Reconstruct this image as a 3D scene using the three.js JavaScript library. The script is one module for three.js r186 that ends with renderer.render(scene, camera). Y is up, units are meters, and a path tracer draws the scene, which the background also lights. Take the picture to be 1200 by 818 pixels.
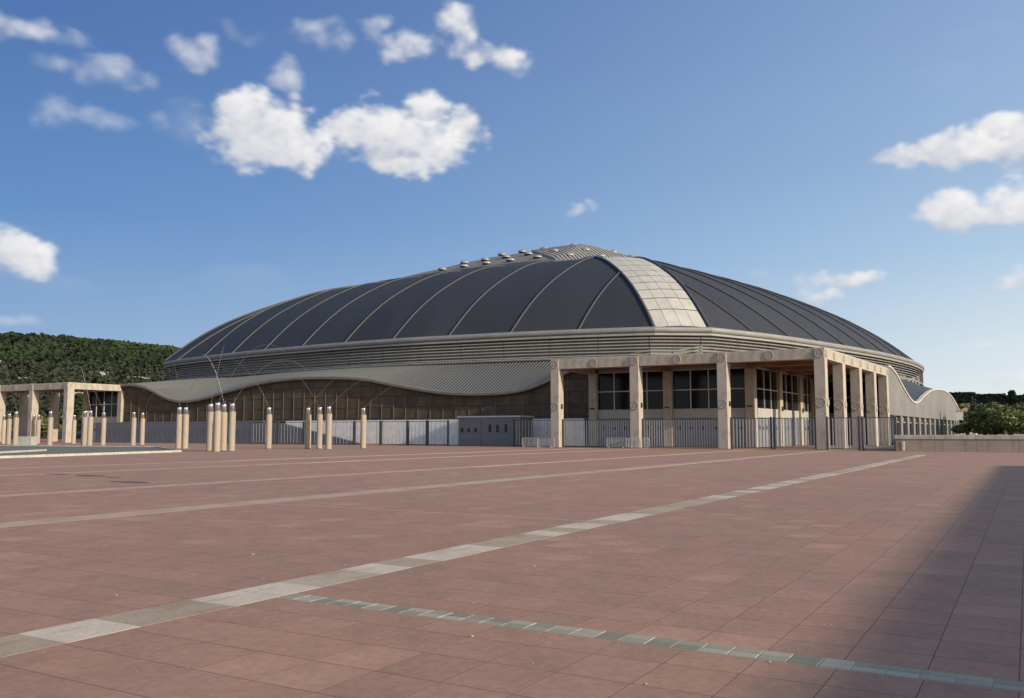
import * as THREE from 'three';
import { RoundedBoxGeometry } from 'three/addons/geometries/RoundedBoxGeometry.js';
import { mergeGeometries } from 'three/addons/utils/BufferGeometryUtils.js';

// ---------------------------------------------------------------- camera, sky, sun, exposure
// x = along the arena's front (to the right), z = minus depth into the site, y = up; metres
const scene = new THREE.Scene();
const D2R = Math.PI / 180;
const camera = new THREE.PerspectiveCamera(2 * Math.atan(409 / 1040) / D2R, 1200 / 818, 0.1, 6000);
camera.position.set(0, 1.65, 0);
{
  const yaw = 30.08 * D2R, pitch = Math.atan(98 / 1040);
  camera.lookAt(-Math.sin(yaw) * Math.cos(pitch), 1.65 + Math.sin(pitch), -Math.cos(yaw) * Math.cos(pitch));
}
const renderer = new THREE.WebGLRenderer({ antialias: true });
renderer.toneMapping = THREE.LinearToneMapping;
renderer.toneMappingExposure = 1.0;
renderer.shadowMap.enabled = true;

const SUN_AZ = 8 * D2R, SUN_EL = 18.5 * D2R;
const sunDir = new THREE.Vector3(Math.cos(SUN_AZ) * Math.cos(SUN_EL), Math.sin(SUN_EL), Math.sin(SUN_AZ) * Math.cos(SUN_EL));
const sun = new THREE.DirectionalLight(new THREE.Color(1.0, 0.88, 0.71), 4.8);
sun.name = 'sun';
sun.position.copy(sunDir).multiplyScalar(400).add(new THREE.Vector3(-60, 0, -90));
sun.target.position.set(-60, 0, -90);
sun.castShadow = true;
sun.shadow.radius = 1.6;
sun.shadow.mapSize.set(4096, 4096);
Object.assign(sun.shadow.camera, { left: -180, right: 180, top: 160, bottom: -160, near: 1, far: 900 });
scene.add(sun, sun.target);

// ---------------------------------------------------------------- small maths
function rng(seed) { let s = seed >>> 0; return () => { s = (s + 0x6D2B79F5) | 0; let t = Math.imul(s ^ (s >>> 15), 1 | s); t = (t + Math.imul(t ^ (t >>> 7), 61 | t)) ^ t; return ((t ^ (t >>> 14)) >>> 0) / 4294967296; }; }
const clamp = (x, a = 0, b = 1) => Math.min(b, Math.max(a, x));
const lerp = (a, b, t) => a + (b - a) * t;
const sstep = (a, b, x) => { const t = clamp((x - a) / (b - a)); return t * t * (3 - 2 * t); };
function hash(ix, iy, s) { let h = Math.imul(ix | 0, 374761393) ^ Math.imul(iy | 0, 668265263) ^ Math.imul(s | 0, 1442695041); h = Math.imul(h ^ (h >>> 13), 1274126177); h ^= h >>> 16; return (h >>> 0) / 4294967296; }
function vnoise(x, y, s = 0, per = 0) {
  const x0 = Math.floor(x), y0 = Math.floor(y); let fx = x - x0, fy = y - y0;
  fx = fx * fx * (3 - 2 * fx); fy = fy * fy * (3 - 2 * fy);
  const w = (i) => per ? ((i % per) + per) % per : i;
  const a = hash(w(x0), w(y0), s), b = hash(w(x0 + 1), w(y0), s), c = hash(w(x0), w(y0 + 1), s), d = hash(w(x0 + 1), w(y0 + 1), s);
  return lerp(lerp(a, b, fx), lerp(c, d, fx), fy);
}
function fbm(x, y, s = 0, oct = 5, per = 0) { let v = 0, a = 0.5, n = 0; for (let i = 0; i < oct; i++) { v += a * vnoise(x, y, s + i * 17, per); n += a; x *= 2; y *= 2; per *= 2; a *= 0.5; } return v / n; }
function table(pts) {                                   // smooth interpolation through (x, y) points
  return (x) => {
    const n = pts.length; if (x <= pts[0][0]) return pts[0][1]; if (x >= pts[n - 1][0]) return pts[n - 1][1];
    let i = 0; while (pts[i + 1][0] < x) i++;
    const p1 = pts[i], p2 = pts[i + 1], p0 = pts[Math.max(0, i - 1)], p3 = pts[Math.min(n - 1, i + 2)];
    const h = p2[0] - p1[0], t = (x - p1[0]) / h;
    const m1 = (p2[1] - p0[1]) / Math.max(1e-6, p2[0] - p0[0]) * h, m2 = (p3[1] - p1[1]) / Math.max(1e-6, p3[0] - p1[0]) * h;
    const t2 = t * t, t3 = t2 * t;
    return (2 * t3 - 3 * t2 + 1) * p1[1] + (t3 - 2 * t2 + t) * m1 + (-2 * t3 + 3 * t2) * p2[1] + (t3 - t2) * m2;
  };
}

// ---------------------------------------------------------------- the sky: blue air, paler to the right horizon, and small cumulus
{
  const W = 2048, Hh = 2048, data = new Float32Array(W * Hh * 4);
  const lin = (c) => c.map((v) => Math.pow(v / 255, 2.2));
  // [az (deg from straight in, + right), el, half width, half height, strength, wispiness]
  const clouds = [[-46.19, 18.56, 3.62, 2.29, 1.5, 0], [-43.93, 17.42, 1.83, 1.12, 1.2, 0.1], [-47.93, 19.49, 1.56, 1.27, 1.3, 0.1], [-37.4, 18.55, 4.72, 2.05, 1.5, 0], [-35.74, 20.41, 1.69, 1.12, 1.2, 0.1], [-33.19, 19.34, 1.36, 1.24, 1.2, 0.1], [-40.45, 19.07, 1.65, 1.22, 1.2, 0.1], [-37.38, 17.14, 2.23, 0.94, 1.2, 0.1], [-44.69, 22.02, 0.91, 1.07, 0.75, 0.7], [-42.75, 24.38, 1.87, 0.67, 0.6, 0.8], [-50.59, 22.71, 1.42, 0.7, 0.75, 0.5], [-47.55, 23.99, 1.47, 0.42, 0.35, 1], [-39.16, 24.74, 1.01, 0.87, 0.8, 0.6], [-37.02, 24.02, 2.15, 0.88, 0.95, 0.4], [-33.8, 25.46, 1.37, 1.25, 1, 0.3], [-32.36, 23.92, 2.51, 0.84, 1, 0.3], [-30.25, 23.44, 1.26, 0.84, 1, 0.3], [-60.11, 22.35, 2.19, 0.74, 0.75, 0.6], [-57.75, 22.14, 1.36, 0.4, 0.5, 0.9], [-55.38, 20.7, 1.89, 0.74, 0.6, 0.9], [-58.26, 20.55, 0.89, 0.54, 0.4, 1], [-58.14, 18.17, 1.07, 0.83, 0.6, 0.9], [-55.95, 17.89, 1.58, 0.47, 0.5, 0.9], [-52.4, 18.26, 0.68, 0.44, 0.45, 0.9], [-50.44, 18.49, 1.71, 0.98, 0.35, 1], [-59.67, 10.01, 1.72, 1.33, 1.3, 0.1], [-58.51, 10.03, 0.87, 1.06, 1, 0.3], [-60.24, 10.57, 1.06, 1.04, 1, 0.3], [-2.47, 16.26, 3.68, 1.03, 1.4, 0.05], [-0.9, 16.83, 2.2, 1.1, 1.3, 0.1], [-5.69, 16.06, 1.75, 0.87, 1.2, 0.2], [0.14, 16.06, 1.66, 1.37, 1.2, 0.1], [-2.19, 12.59, 2.82, 1.05, 1.4, 0.1], [-0.23, 12.74, 1.66, 1.31, 1.3, 0.1], [-3.5, 13.22, 1.33, 0.87, 1.1, 0.2], [-8.81, 9.33, 1.91, 0.56, 1, 0.25], [-11.05, 8.58, 1.58, 0.47, 0.9, 0.3], [-11.78, 9.24, 0.7, 0.42, 0.6, 0.6], [-25.99, 14.31, 0.61, 0.43, 0.7, 0.5], [-24.76, 14.55, 0.33, 0.48, 0.6, 0.6], [-0.3, 8.65, 1.08, 0.52, 1, 0.3], [-2.09, 5, 0.77, 0.34, 0.5, 0.7], [-13.81, 9.45, 0.72, 0.32, 0.4, 0.9], [-2.01, 6.95, 0.69, 0.24, 0.35, 0.9], [-0.91, 2.73, 1.08, 0.38, 0.5, 0.9], [-1.51, 22.2, 1.31, 0.35, 0.15, 1], [-57.79, 8.53, 1.77, 0.49, 0.2, 1], [-47.12, 9.31, 2.06, 0.63, 0.2, 1], [-59.83, 6.26, 1.27, 0.38, 0.5, 0.8], [-3.64, 20.38, 1.35, 0.55, 0.15, 1], [-100.1, 48.4, 2.7, 1.2, 0.69, 0.39], [176.7, 45.2, 1.8, 1, 1.08, 0.1], [136, 30.7, 2.3, 1.1, 0.94, 0.12], [134, 31.6, 4.4, 0.9, 0.94, 0.02], [-106.4, 39.7, 3.6, 1.8, 1.2, 0.74], [-177.9, 40.7, 2.9, 2, 1.1, 0.32], [-176.1, 40.8, 3.8, 1.3, 1.1, 0.02], [-148.9, 9.7, 4.3, 1.2, 0.73, 0.31], [-150, 9.1, 3.7, 1.9, 0.73, 0.55], [-149.3, 9.8, 2.1, 0.9, 0.73, 0.67], [124.2, 36.8, 3, 1.5, 0.62, 0.75], [159.7, 9.7, 3.7, 1.2, 1.26, 0.03], [-125, 20.4, 3, 1.3, 0.61, 0.64], [-127.9, 20.6, 2.7, 2, 0.61, 0.64], [-127.7, 19.8, 2.9, 1.6, 0.61, 0.27], [-50.4, 51, 1.7, 1.4, 1.36, 0.53], [-48, 51.9, 3.8, 1.7, 1.36, 0.57], [-49.2, 51.5, 4.4, 1.2, 1.36, 0.07], [-93.7, 15.3, 3.1, 1.6, 0.83, 0.23], [-92.2, 15.7, 1.8, 0.8, 0.83, 0.28], [115.2, 51.2, 4.4, 1.4, 1.18, 0.24], [117.3, 37.6, 3.7, 1.2, 1.39, 0.71], [117.7, 38.3, 1.8, 0.9, 1.39, 0.58], [115.5, 37.4, 4.3, 1.7, 1.39, 0.34], [-120.2, 30.9, 2.8, 1.1, 0.6, 0.29], [-84.5, 10.9, 2.5, 1.6, 0.77, 0.34], [-82.4, 10.8, 4.1, 0.8, 0.77, 0.12], [53.5, 23.7, 2.2, 0.8, 0.92, 0.28], [50.6, 23.1, 1.7, 1.1, 0.92, 0.28], [32.8, 43.5, 4, 1.5, 1.06, 0.72], [33.6, 44.1, 2.6, 0.7, 1.06, 0.74], [33.2, 44.2, 2.8, 1.6, 1.06, 0.69], [-26.3, 53.9, 1.5, 1.8, 1.09, 0.13], [-24.8, 54, 3.8, 1.5, 1.09, 0.77], [-27, 53.8, 2.5, 1.7, 1.09, 0.24], [107.6, 8.4, 2, 1.8, 0.71, 0.75], [109.9, 7.4, 2.4, 1.7, 0.71, 0.39], [109.2, 9.4, 1.8, 0.9, 0.71, 0.37], [168.4, 4.3, 2.8, 1.4, 0.67, 0.79], [168.9, 5, 3.5, 1.3, 0.67, 0.24], [-53.9, 43.6, 2.5, 1.5, 0.66, 0.32], [-55.9, 42.8, 2.4, 1.5, 0.66, 0.66], [-68.9, 40.1, 1.9, 1.2, 0.96, 0.73], [-69.3, 40.9, 4.4, 0.7, 0.96, 0.35], [-68.4, 39.8, 2.6, 1.2, 0.96, 0.18], [-170.6, 41.3, 1.6, 0.8, 1.4, 0.42], [-173, 40.9, 2.3, 2, 1.4, 0.38], [-77.3, 51.9, 4.4, 0.8, 1.37, 0.5], [-75, 51.9, 2.4, 1.2, 1.37, 0.08], [160.5, 29.8, 3.9, 1, 1.32, 0.61], [161.5, 30.8, 2.7, 1.7, 1.32, 0.68], [159.8, 29.3, 2.6, 1.5, 1.32, 0.21], [129.1, 19.1, 3.9, 1.5, 1.19, 0.79], [130.5, 19.9, 2.8, 0.9, 1.19, 0.65], [128.3, 19.1, 3.4, 1, 1.19, 0.68], [26.2, 12.2, 4.5, 0.9, 1.02, 0.61], [31.8, 30.2, 2.6, 1.5, 1.18, 0.03], [33.7, 30.4, 2.8, 1.5, 1.18, 0.76], [33.6, 30.6, 2.1, 2, 1.18, 0.31], [145.9, 29.6, 1.6, 1.4, 1.11, 0.18], [148, 30.2, 3.8, 0.9, 1.11, 0.43], [144.9, 30.4, 4, 0.9, 1.11, 0.19], [-44.7, 49.6, 2.8, 1.8, 1.26, 0.24], [-46.1, 48.7, 4.1, 0.9, 1.26, 0.22], [-46.2, 50.5, 1.7, 1.1, 1.26, 0.54], [-120.4, 33.5, 3.7, 1, 0.88, 0.25], [-134.3, 53.7, 3, 1.5, 1.02, 0.6], [-123.1, 8.7, 3.5, 2, 1.2, 0.16], [-125.9, 7.9, 2.8, 1.9, 1.2, 0.69], [-172.8, 42.4, 1.5, 1.7, 1.23, 0.32], [49.9, 30.8, 2.8, 0.7, 1.2, 0.06], [118.7, 30.4, 4.3, 1.9, 1.21, 0.2], [121.2, 30.3, 2.1, 1.2, 1.21, 0.47], [140, 50.1, 2.8, 1.6, 1, 0.6], [64, 4.1, 4.2, 0.9, 1.11, 0.78], [153.9, 5.6, 2, 1.7, 0.58, 0.16], [153.1, 5.4, 2.3, 1, 0.58, 0.6], [27.9, 43.5, 2.5, 1.5, 0.64, 0.58], [30.8, 44.2, 4.5, 1.9, 0.64, 0.72], [50.6, 37.5, 1.7, 1.1, 0.92, 0.17], [48.6, 37.6, 3.4, 1.3, 0.92, 0.56], [49.5, 37.2, 1.9, 1, 0.92, 0.39], [117.5, 28.2, 3.7, 2, 1.29, 0.21], [-21.1, 53.4, 4.3, 1.5, 1.3, 0.28], [71.7, 27.5, 2, 1.1, 1.16, 0.75], [72, 28, 2.5, 1.3, 1.16, 0.09], [70.7, 27.4, 2.2, 1.9, 1.16, 0.67], [159.5, 50.1, 3.4, 1.3, 1.26, 0.36], [157.5, 49.3, 2, 1.9, 1.26, 0.54], [145.7, 35.3, 2.5, 1.4, 0.69, 0.15], [147.4, 35.8, 2.9, 1, 0.69, 0.16], [-178.9, 5.4, 4.5, 0.9, 0.75, 0.04], [147.6, 22.6, 1.8, 1.9, 0.5, 0.18], [-85.4, 40.5, 2.2, 1.1, 1.39, 0.69], [-85.2, 40.2, 3.4, 0.9, 1.39, 0.59], [-86.2, 40.5, 2.5, 1.8, 1.39, 0.14], [132.9, 37.8, 3.6, 1.4, 0.66, 0.17], [95.3, 41.9, 3.3, 0.8, 1.24, 0.42], [95.9, 42.2, 4.2, 1.1, 1.24, 0.2], [-22.3, 35.5, 4.5, 1.1, 1.27, 0.02], [-25.2, 36.3, 3.8, 0.9, 1.27, 0.78], [-21.7, 36, 2, 1.4, 1.27, 0.69], [-138.1, 43.1, 2.2, 1.4, 0.87, 0.04], [-139.1, 43.9, 3.3, 1.3, 0.87, 0.74], [-139, 42.2, 2.9, 1.5, 0.87, 0.64], [139.9, 36.3, 1.6, 1.5, 0.75, 0.16], [-82.2, 16.3, 2.8, 1.1, 0.79, 0.38], [-82.7, 16.2, 1.6, 0.8, 0.79, 0.68], [-116.7, 19.8, 3.1, 0.9, 1.13, 0.07], [-139, 45.1, 1.5, 0.9, 0.89, 0.05], [-136.5, 45.2, 2.2, 1.5, 0.89, 0.21], [-138.1, 45.1, 2.7, 1.9, 0.89, 0.55], [160.8, 17.9, 2.6, 1.8, 0.85, 0.79], [163.3, 18.6, 3.2, 1.5, 0.85, 0.12], [73.5, 22.7, 3.5, 0.9, 0.81, 0.22], [75.8, 23.5, 3.6, 1.4, 0.81, 0.73], [74.4, 23.5, 3.6, 1, 0.81, 0.7], [12.6, 21.4, 2.3, 1.4, 0.71, 0.15], [15.2, 21.4, 3.7, 1.8, 0.71, 0.79], [-92.2, 37.9, 3.9, 1.5, 0.54, 0.49], [141.7, 12.4, 2.3, 1.9, 0.66, 0.77], [-97.3, 39.9, 2, 1.5, 0.64, 0.55], [-95, 40.1, 1.9, 1.6, 0.64, 0.13], [-97.1, 39.3, 2.3, 1.8, 0.64, 0.44], [89.3, 11.8, 3.7, 0.8, 0.9, 0.71], [71.7, 40.6, 3, 1.2, 0.97, 0.08], [98.1, 37.8, 1.6, 1.6, 0.64, 0.77], [-176.3, 14.8, 3.9, 0.9, 1.19, 0.64], [-178.8, 15.1, 1.6, 1.6, 1.19, 0.01], [142.8, 34, 2.5, 1.2, 1.21, 0.46], [144.4, 33.1, 3.7, 1.6, 1.21, 0.07], [143, 33, 3.8, 1.3, 1.21, 0.56], [-41, 43.7, 1.7, 1.2, 1.28, 0.18], [-128.8, 41.3, 3.7, 1.5, 1.22, 0.43], [-130.4, 40.8, 3.2, 1.7, 1.22, 0.3], [-128.4, 42.3, 2.6, 1.7, 1.22, 0.47]];
  const cold = [[-5, [170, 190, 212]], [2, [152, 180, 212]], [6, [134, 167, 207]], [13, [98, 141, 196]], [23, [79, 116, 174]], [35, [66, 100, 158]], [60, [54, 86, 142]], [90, [50, 80, 134]]].map(([e, c]) => [e, lin(c)]);
  const warm = [[-5, [232, 235, 234]], [2, [226, 233, 234]], [5, [210, 225, 234]], [10.5, [172, 200, 227]], [16, [152, 181, 216]], [23, [139, 167, 209]], [35, [112, 142, 190]], [60, [80, 110, 162]], [90, [50, 80, 134]]].map(([e, c]) => [e, lin(c)]);
  const grad = (g, e) => { let i = 0; while (i < g.length - 2 && g[i + 1][0] < e) i++; const t = clamp((e - g[i][0]) / (g[i + 1][0] - g[i][0])); return [0, 1, 2].map((k) => lerp(g[i][1][k], g[i + 1][1][k], t)); };
  const rowC = [], rowW = [];
  for (let j = 0; j < Hh; j++) { const el = (j + 0.5) / Hh * 180 - 90; rowC.push(grad(cold, el)); rowW.push(grad(warm, el)); }
  const sunAzDeg = 98;
  const buckets = new Map();
  for (const c of clouds) { const a0 = Math.floor((c[0] - c[2] * 2 - 4)), a1 = Math.ceil(c[0] + c[2] * 2 + 4); for (let a = a0; a <= a1; a++) { const k = ((a % 360) + 360) % 360; if (!buckets.has(k)) buckets.set(k, []); buckets.get(k).push(c); } }
  for (let i = 0; i < W; i++) {
    // texture u -> direction: u = atan2(z, x) / 2pi + 0.5
    const th = ((i + 0.5) / W - 0.5) * 2 * Math.PI, dx = Math.cos(th), dz = Math.sin(th);
    let az = Math.atan2(dx, -dz) / D2R;
    const tg = 0.5 + 0.5 * Math.cos((az - sunAzDeg) * D2R), mixw = clamp(Math.pow(tg / 0.42, 1.15), 0, 2.2);
    const list = buckets.get(((Math.floor(az) % 360) + 360) % 360) || [];
    for (let j = 0; j < Hh; j++) {
      const el = (j + 0.5) / Hh * 180 - 90, k = (j * W + i) * 4;
      let r = lerp(rowC[j][0], rowW[j][0], mixw), g = lerp(rowC[j][1], rowW[j][1], mixw), b = lerp(rowC[j][2], rowW[j][2], mixw);
      { const cg = Math.sin(el * D2R) * Math.sin(SUN_EL) + Math.cos(el * D2R) * Math.cos(SUN_EL) * Math.cos((az - sunAzDeg) * D2R), ga = Math.acos(clamp(cg, -1, 1)) / D2R, au = 2.4 * Math.exp(-ga / 15) * sstep(-3, 1, el); r += au; g += au * 0.88; b += au * 0.72; }
      if (el > -1 && list.length) {
        let dens = -9, soft = 0.3, top = 0;
        const wx = (fbm(az * 0.55 + 40, el * 0.7, 3, 4) - 0.5), wy = (fbm(az * 0.55, el * 0.7 + 31, 9, 4) - 0.5);
        let n = null, sum = 0, ss = 0;
        for (const c of list) {
          let da = az - c[0]; if (da > 180) da -= 360; if (da < -180) da += 360; const de = el - c[1];
          if (Math.abs(da) > c[2] * 2 + 1.5 || Math.abs(de) > c[3] * 2 + 1.5) continue;
          const X = (da + wx * 1.5) / c[2], Y = (de + wy * 1.4) / c[3], q = 1 - (X * X + Y * Y);
          if (q < -1.2) continue;
          if (n === null) n = fbm(az * 0.95 + 7, el * 1.25 + 3, 21, 6) - 0.5;
          const wisp = c[5];
          const d = (q + 0.15 + n * (1.7 + 1.7 * wisp) + (fbm(az * 4.2 + 3, el * 4.8, 77, 4) - 0.5) * 0.5) * c[4];
          const a = Math.pow(sstep(-0.25 - 0.25 * wisp, 1.35 + 0.6 * wisp, d), 0.9) * Math.min(0.97, c[4] * 0.95);
          if (a > sum) { ss = clamp(0.60 + 0.36 * Y + 0.75 * n + 0.2 * X, 0, 1); }
          sum = 1 - (1 - sum) * (1 - a);
        }
        if (sum > 0.003) {
          const det = fbm(az * 3.2, el * 3.6, 55, 4) - 0.5;
          const sh = clamp(ss + det * 0.35);
          const cr = lerp(0.52, 0.92, sh), cg = lerp(0.55, 0.91, sh), cb = lerp(0.62, 0.91, sh);
          r = lerp(r, cr, sum); g = lerp(g, cg, sum); b = lerp(b, cb, sum);
        }
      }
      data[k] = r; data[k + 1] = g; data[k + 2] = b; data[k + 3] = 1;
    }
  }
  const tex = new THREE.DataTexture(data, W, Hh, THREE.RGBAFormat, THREE.FloatType);
  tex.mapping = THREE.EquirectangularReflectionMapping; tex.magFilter = THREE.LinearFilter; tex.minFilter = THREE.LinearFilter;
  tex.colorSpace = THREE.LinearSRGBColorSpace; tex.wrapS = THREE.RepeatWrapping; tex.needsUpdate = true;
  scene.background = tex; scene.environment = tex;
}

// ---------------------------------------------------------------- textures and materials
function noiseTex(size, fn, srgb) {
  const d = new Uint8Array(size * size * 4);
  for (let j = 0; j < size; j++) for (let i = 0; i < size; i++) { const c = fn(i / size, j / size), k = (j * size + i) * 4; d[k] = clamp(c[0]) * 255; d[k + 1] = clamp(c[1]) * 255; d[k + 2] = clamp(c[2]) * 255; d[k + 3] = 255; }
  const t = new THREE.DataTexture(d, size, size, THREE.RGBAFormat); t.wrapS = t.wrapT = THREE.RepeatWrapping; t.magFilter = THREE.LinearFilter; t.minFilter = THREE.LinearMipmapLinearFilter; t.generateMipmaps = true;
  if (srgb) t.colorSpace = THREE.SRGBColorSpace; t.needsUpdate = true; return t;
}
const rep = (t, sx, sy = sx) => { const c = t.clone(); c.repeat.set(sx, sy); c.needsUpdate = true; return c; };
// neutral grain, multiplies a base colour; stains are patches with ragged outlines
const T_grain = noiseTex(512, (x, y) => { const f = fbm(x * 64, y * 64, 5, 3, 64), m = fbm(x * 6, y * 6, 11, 5, 6); const v = 0.95 + 0.12 * (f - 0.5) + 0.18 * (m - 0.5); return [v, v * 0.995, v * 0.985]; }, true);
const T_stone = noiseTex(512, (x, y) => { const f = fbm(x * 80, y * 80, 15, 3, 80), m = fbm(x * 5, y * 5, 31, 5, 5), st = sstep(0.56, 0.72, fbm(x * 12, y * 3, 41, 4, 3)); const v = 0.955 + 0.13 * (f - 0.5) + 0.12 * (m - 0.5) - st * 0.06; return [v, v * (1 - st * 0.02), v * (1 - st * 0.06)]; }, true);
const T_pave = noiseTex(1024, (x, y) => {
  const f = fbm(x * 200, y * 200, 61, 3, 200), m = fbm(x * 9, y * 9, 67, 5, 9), l = fbm(x * 3, y * 3, 71, 4, 3);
  const st = sstep(0.54, 0.70, fbm(x * 7 + 0.3, y * 7, 77, 6, 7)), pale = sstep(0.60, 0.76, fbm(x * 11, y * 11, 83, 6, 11));
  const v = 0.90 + 0.14 * (f - 0.5) + 0.09 * (m - 0.5) + 0.07 * (l - 0.5);
  return [v * (1 - 0.05 * st + 0.02 * pale), v * (1 - 0.03 * st + 0.03 * pale), v * (1 - 0.03 * st + 0.04 * pale)];
}, true);
const T_bump = noiseTex(512, (x, y) => { const v = 0.5 * fbm(x * 90, y * 90, 91, 4, 90) + 0.5 * fbm(x * 12, y * 12, 95, 4, 12); return [v, v, v]; });
const T_metal = noiseTex(512, (x, y) => { const m = fbm(x * 4, y * 4, 101, 5, 4), s = fbm(x * 40, y * 3, 107, 4, 3), f = fbm(x * 90, y * 90, 109, 2, 90); const v = 0.93 + 0.2 * (m - 0.5) + 0.14 * (s - 0.5) + 0.06 * (f - 0.5); return [v, v, v]; }, true);
const T_wood = noiseTex(512, (x, y) => { const s = fbm(x * 3, y * 90, 121, 4, 3), m = fbm(x * 6, y * 6, 123, 4, 6); const v = 0.9 + 0.3 * (s - 0.5) + 0.24 * (m - 0.5); return [v, v * 0.98, v * 0.95]; }, true);

const C = (r, g, b) => new THREE.Color().setRGB(r, g, b);
function mat(r, g, b, o = {}) { return new THREE.MeshStandardMaterial({ color: C(r, g, b), roughness: 0.85, side: THREE.DoubleSide, ...o }); }
const M = {
  stone: mat(0.465, 0.40, 0.33, { map: rep(T_stone, 0.25), bumpMap: rep(T_bump, 0.5), bumpScale: 0.006, roughness: 0.9 }),
  stoneDark: mat(0.36, 0.315, 0.265, { map: rep(T_stone, 0.5), bumpMap: rep(T_bump, 1.2), bumpScale: 0.01, roughness: 0.9 }),
  bollard: mat(0.40, 0.325, 0.245, { map: rep(T_stone, 0.4), bumpMap: rep(T_bump, 1), bumpScale: 0.004, roughness: 0.85 }),
  ceiling: mat(0.30, 0.17, 0.11, { map: rep(T_wood, 0.25), roughness: 0.8 }),
  roof: mat(0.038, 0.038, 0.040, { map: rep(T_metal, 0.05), roughness: 0.66, metalness: 0.0 }),
  roof2: mat(0.035, 0.035, 0.037, { map: rep(T_metal, 0.06), roughness: 0.64 }),
  rib: mat(0.13, 0.125, 0.12, { roughness: 0.3, metalness: 0.4 }),
  railDark: mat(0.06, 0.06, 0.065, { roughness: 0.5, metalness: 0.3 }),
  eave: mat(0.32, 0.30, 0.27, { map: rep(T_metal, 0.15), roughness: 0.55, metalness: 0.25 }),
  slat: mat(0.33, 0.305, 0.27, { map: rep(T_metal, 0.2), roughness: 0.6, metalness: 0.15 }),
  dark: mat(0.33, 0.305, 0.27, { roughness: 0.9 }),
  capFlat: mat(0.23, 0.205, 0.165, { map: rep(T_metal, 0.06), roughness: 0.7 }),
  capSeam: mat(0.40, 0.37, 0.32, { roughness: 0.6 }),
  dome: mat(0.30, 0.285, 0.26, { roughness: 0.35, metalness: 0.1 }),
  pane: mat(0.60, 0.56, 0.47, { map: rep(T_grain, 0.12), roughness: 0.5 }),
  pane2: mat(0.56, 0.525, 0.445, { map: rep(T_grain, 0.15), roughness: 0.5 }),
  lowRoof: mat(0.076, 0.078, 0.076, { map: rep(T_metal, 0.08), roughness: 0.65 }),
  lowSeam: mat(0.135, 0.136, 0.13, { roughness: 0.6 }),
  rim: mat(0.19, 0.165, 0.135, { map: rep(T_grain, 0.2), roughness: 0.8 }),
  rimWhite: mat(0.66, 0.63, 0.57, { map: rep(T_grain, 0.2), roughness: 0.8 }),
  screen: mat(0.105, 0.077, 0.052, { map: rep(T_wood, 0.3), roughness: 0.85 }),
  screen2: mat(0.095, 0.070, 0.048, { map: rep(T_wood, 0.27), roughness: 0.85 }),
  screen3: mat(0.118, 0.088, 0.060, { map: rep(T_wood, 0.33), roughness: 0.85 }),
  mullTan: mat(0.125, 0.097, 0.07, { roughness: 0.85 }),
  waveClad: mat(0.205, 0.197, 0.185, { map: rep(T_grain, 0.06), bumpMap: rep(T_bump, 0.3), bumpScale: 0.01, roughness: 0.85 }),
  white: mat(0.82, 0.80, 0.76, { map: rep(T_grain, 0.3), roughness: 0.8 }),
  booth: mat(0.17, 0.17, 0.172, { map: rep(T_grain, 0.4), roughness: 0.7 }),
  slate: mat(0.13, 0.14, 0.165, { map: rep(T_stone, 0.2), roughness: 0.85 }),
  frame: mat(0.50, 0.48, 0.45, { roughness: 0.6, metalness: 0.2 }),
  glass: new THREE.MeshPhysicalMaterial({ color: C(0.010, 0.010, 0.011), roughness: 0.12, metalness: 0, specularIntensity: 0.35, side: THREE.DoubleSide }),
  glassGrey: new THREE.MeshPhysicalMaterial({ color: C(0.08, 0.09, 0.10), roughness: 0.12, side: THREE.DoubleSide }),
  panel: mat(0.46, 0.445, 0.41, { map: rep(T_grain, 0.3), roughness: 0.75 }),
  door: mat(0.24, 0.255, 0.285, { map: rep(T_grain, 0.3), roughness: 0.55 }),
  black: mat(0.015, 0.015, 0.016, { roughness: 0.5 }),
  fence: mat(0.40, 0.39, 0.375, { roughness: 0.5, metalness: 0.3 }),
  fencePost: mat(0.07, 0.07, 0.072, { roughness: 0.5, metalness: 0.3 }),
  steel: mat(0.75, 0.75, 0.76, { roughness: 0.18, metalness: 1 }),
  wire: mat(0.30, 0.27, 0.21, { roughness: 0.35, metalness: 0.7 }),
  barrier: mat(0.40, 0.40, 0.41, { roughness: 0.4, metalness: 0.6 }),
  plaza: mat(0.475, 0.262, 0.168, { map: rep(T_pave, 0.11), roughness: 0.88 }),
  bed: mat(0.13, 0.075, 0.055, { roughness: 1 }),
  ground: mat(0.12, 0.12, 0.075, { map: rep(T_pave, 0.02), roughness: 1 }),
  terrace: mat(0.42, 0.36, 0.29, { map: rep(T_stone, 0.2), roughness: 0.9 }),
  wallR: mat(0.40, 0.315, 0.25, { map: rep(T_stone, 0.14), bumpMap: rep(T_bump, 0.5), bumpScale: 0.01, roughness: 0.9 }),
  copR: mat(0.55, 0.49, 0.41, { map: rep(T_stone, 0.2), roughness: 0.9 }),
  water: mat(0.19, 0.185, 0.14, { roughness: 0.8, map: rep(T_stone, 0.2) }),
  trunk: mat(0.09, 0.07, 0.05, { roughness: 1 }),
};
function leafMat(r, g, b) { return new THREE.MeshStandardMaterial({ color: C(r, g, b), roughness: 0.9, side: THREE.DoubleSide, vertexColors: true }); }

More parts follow.
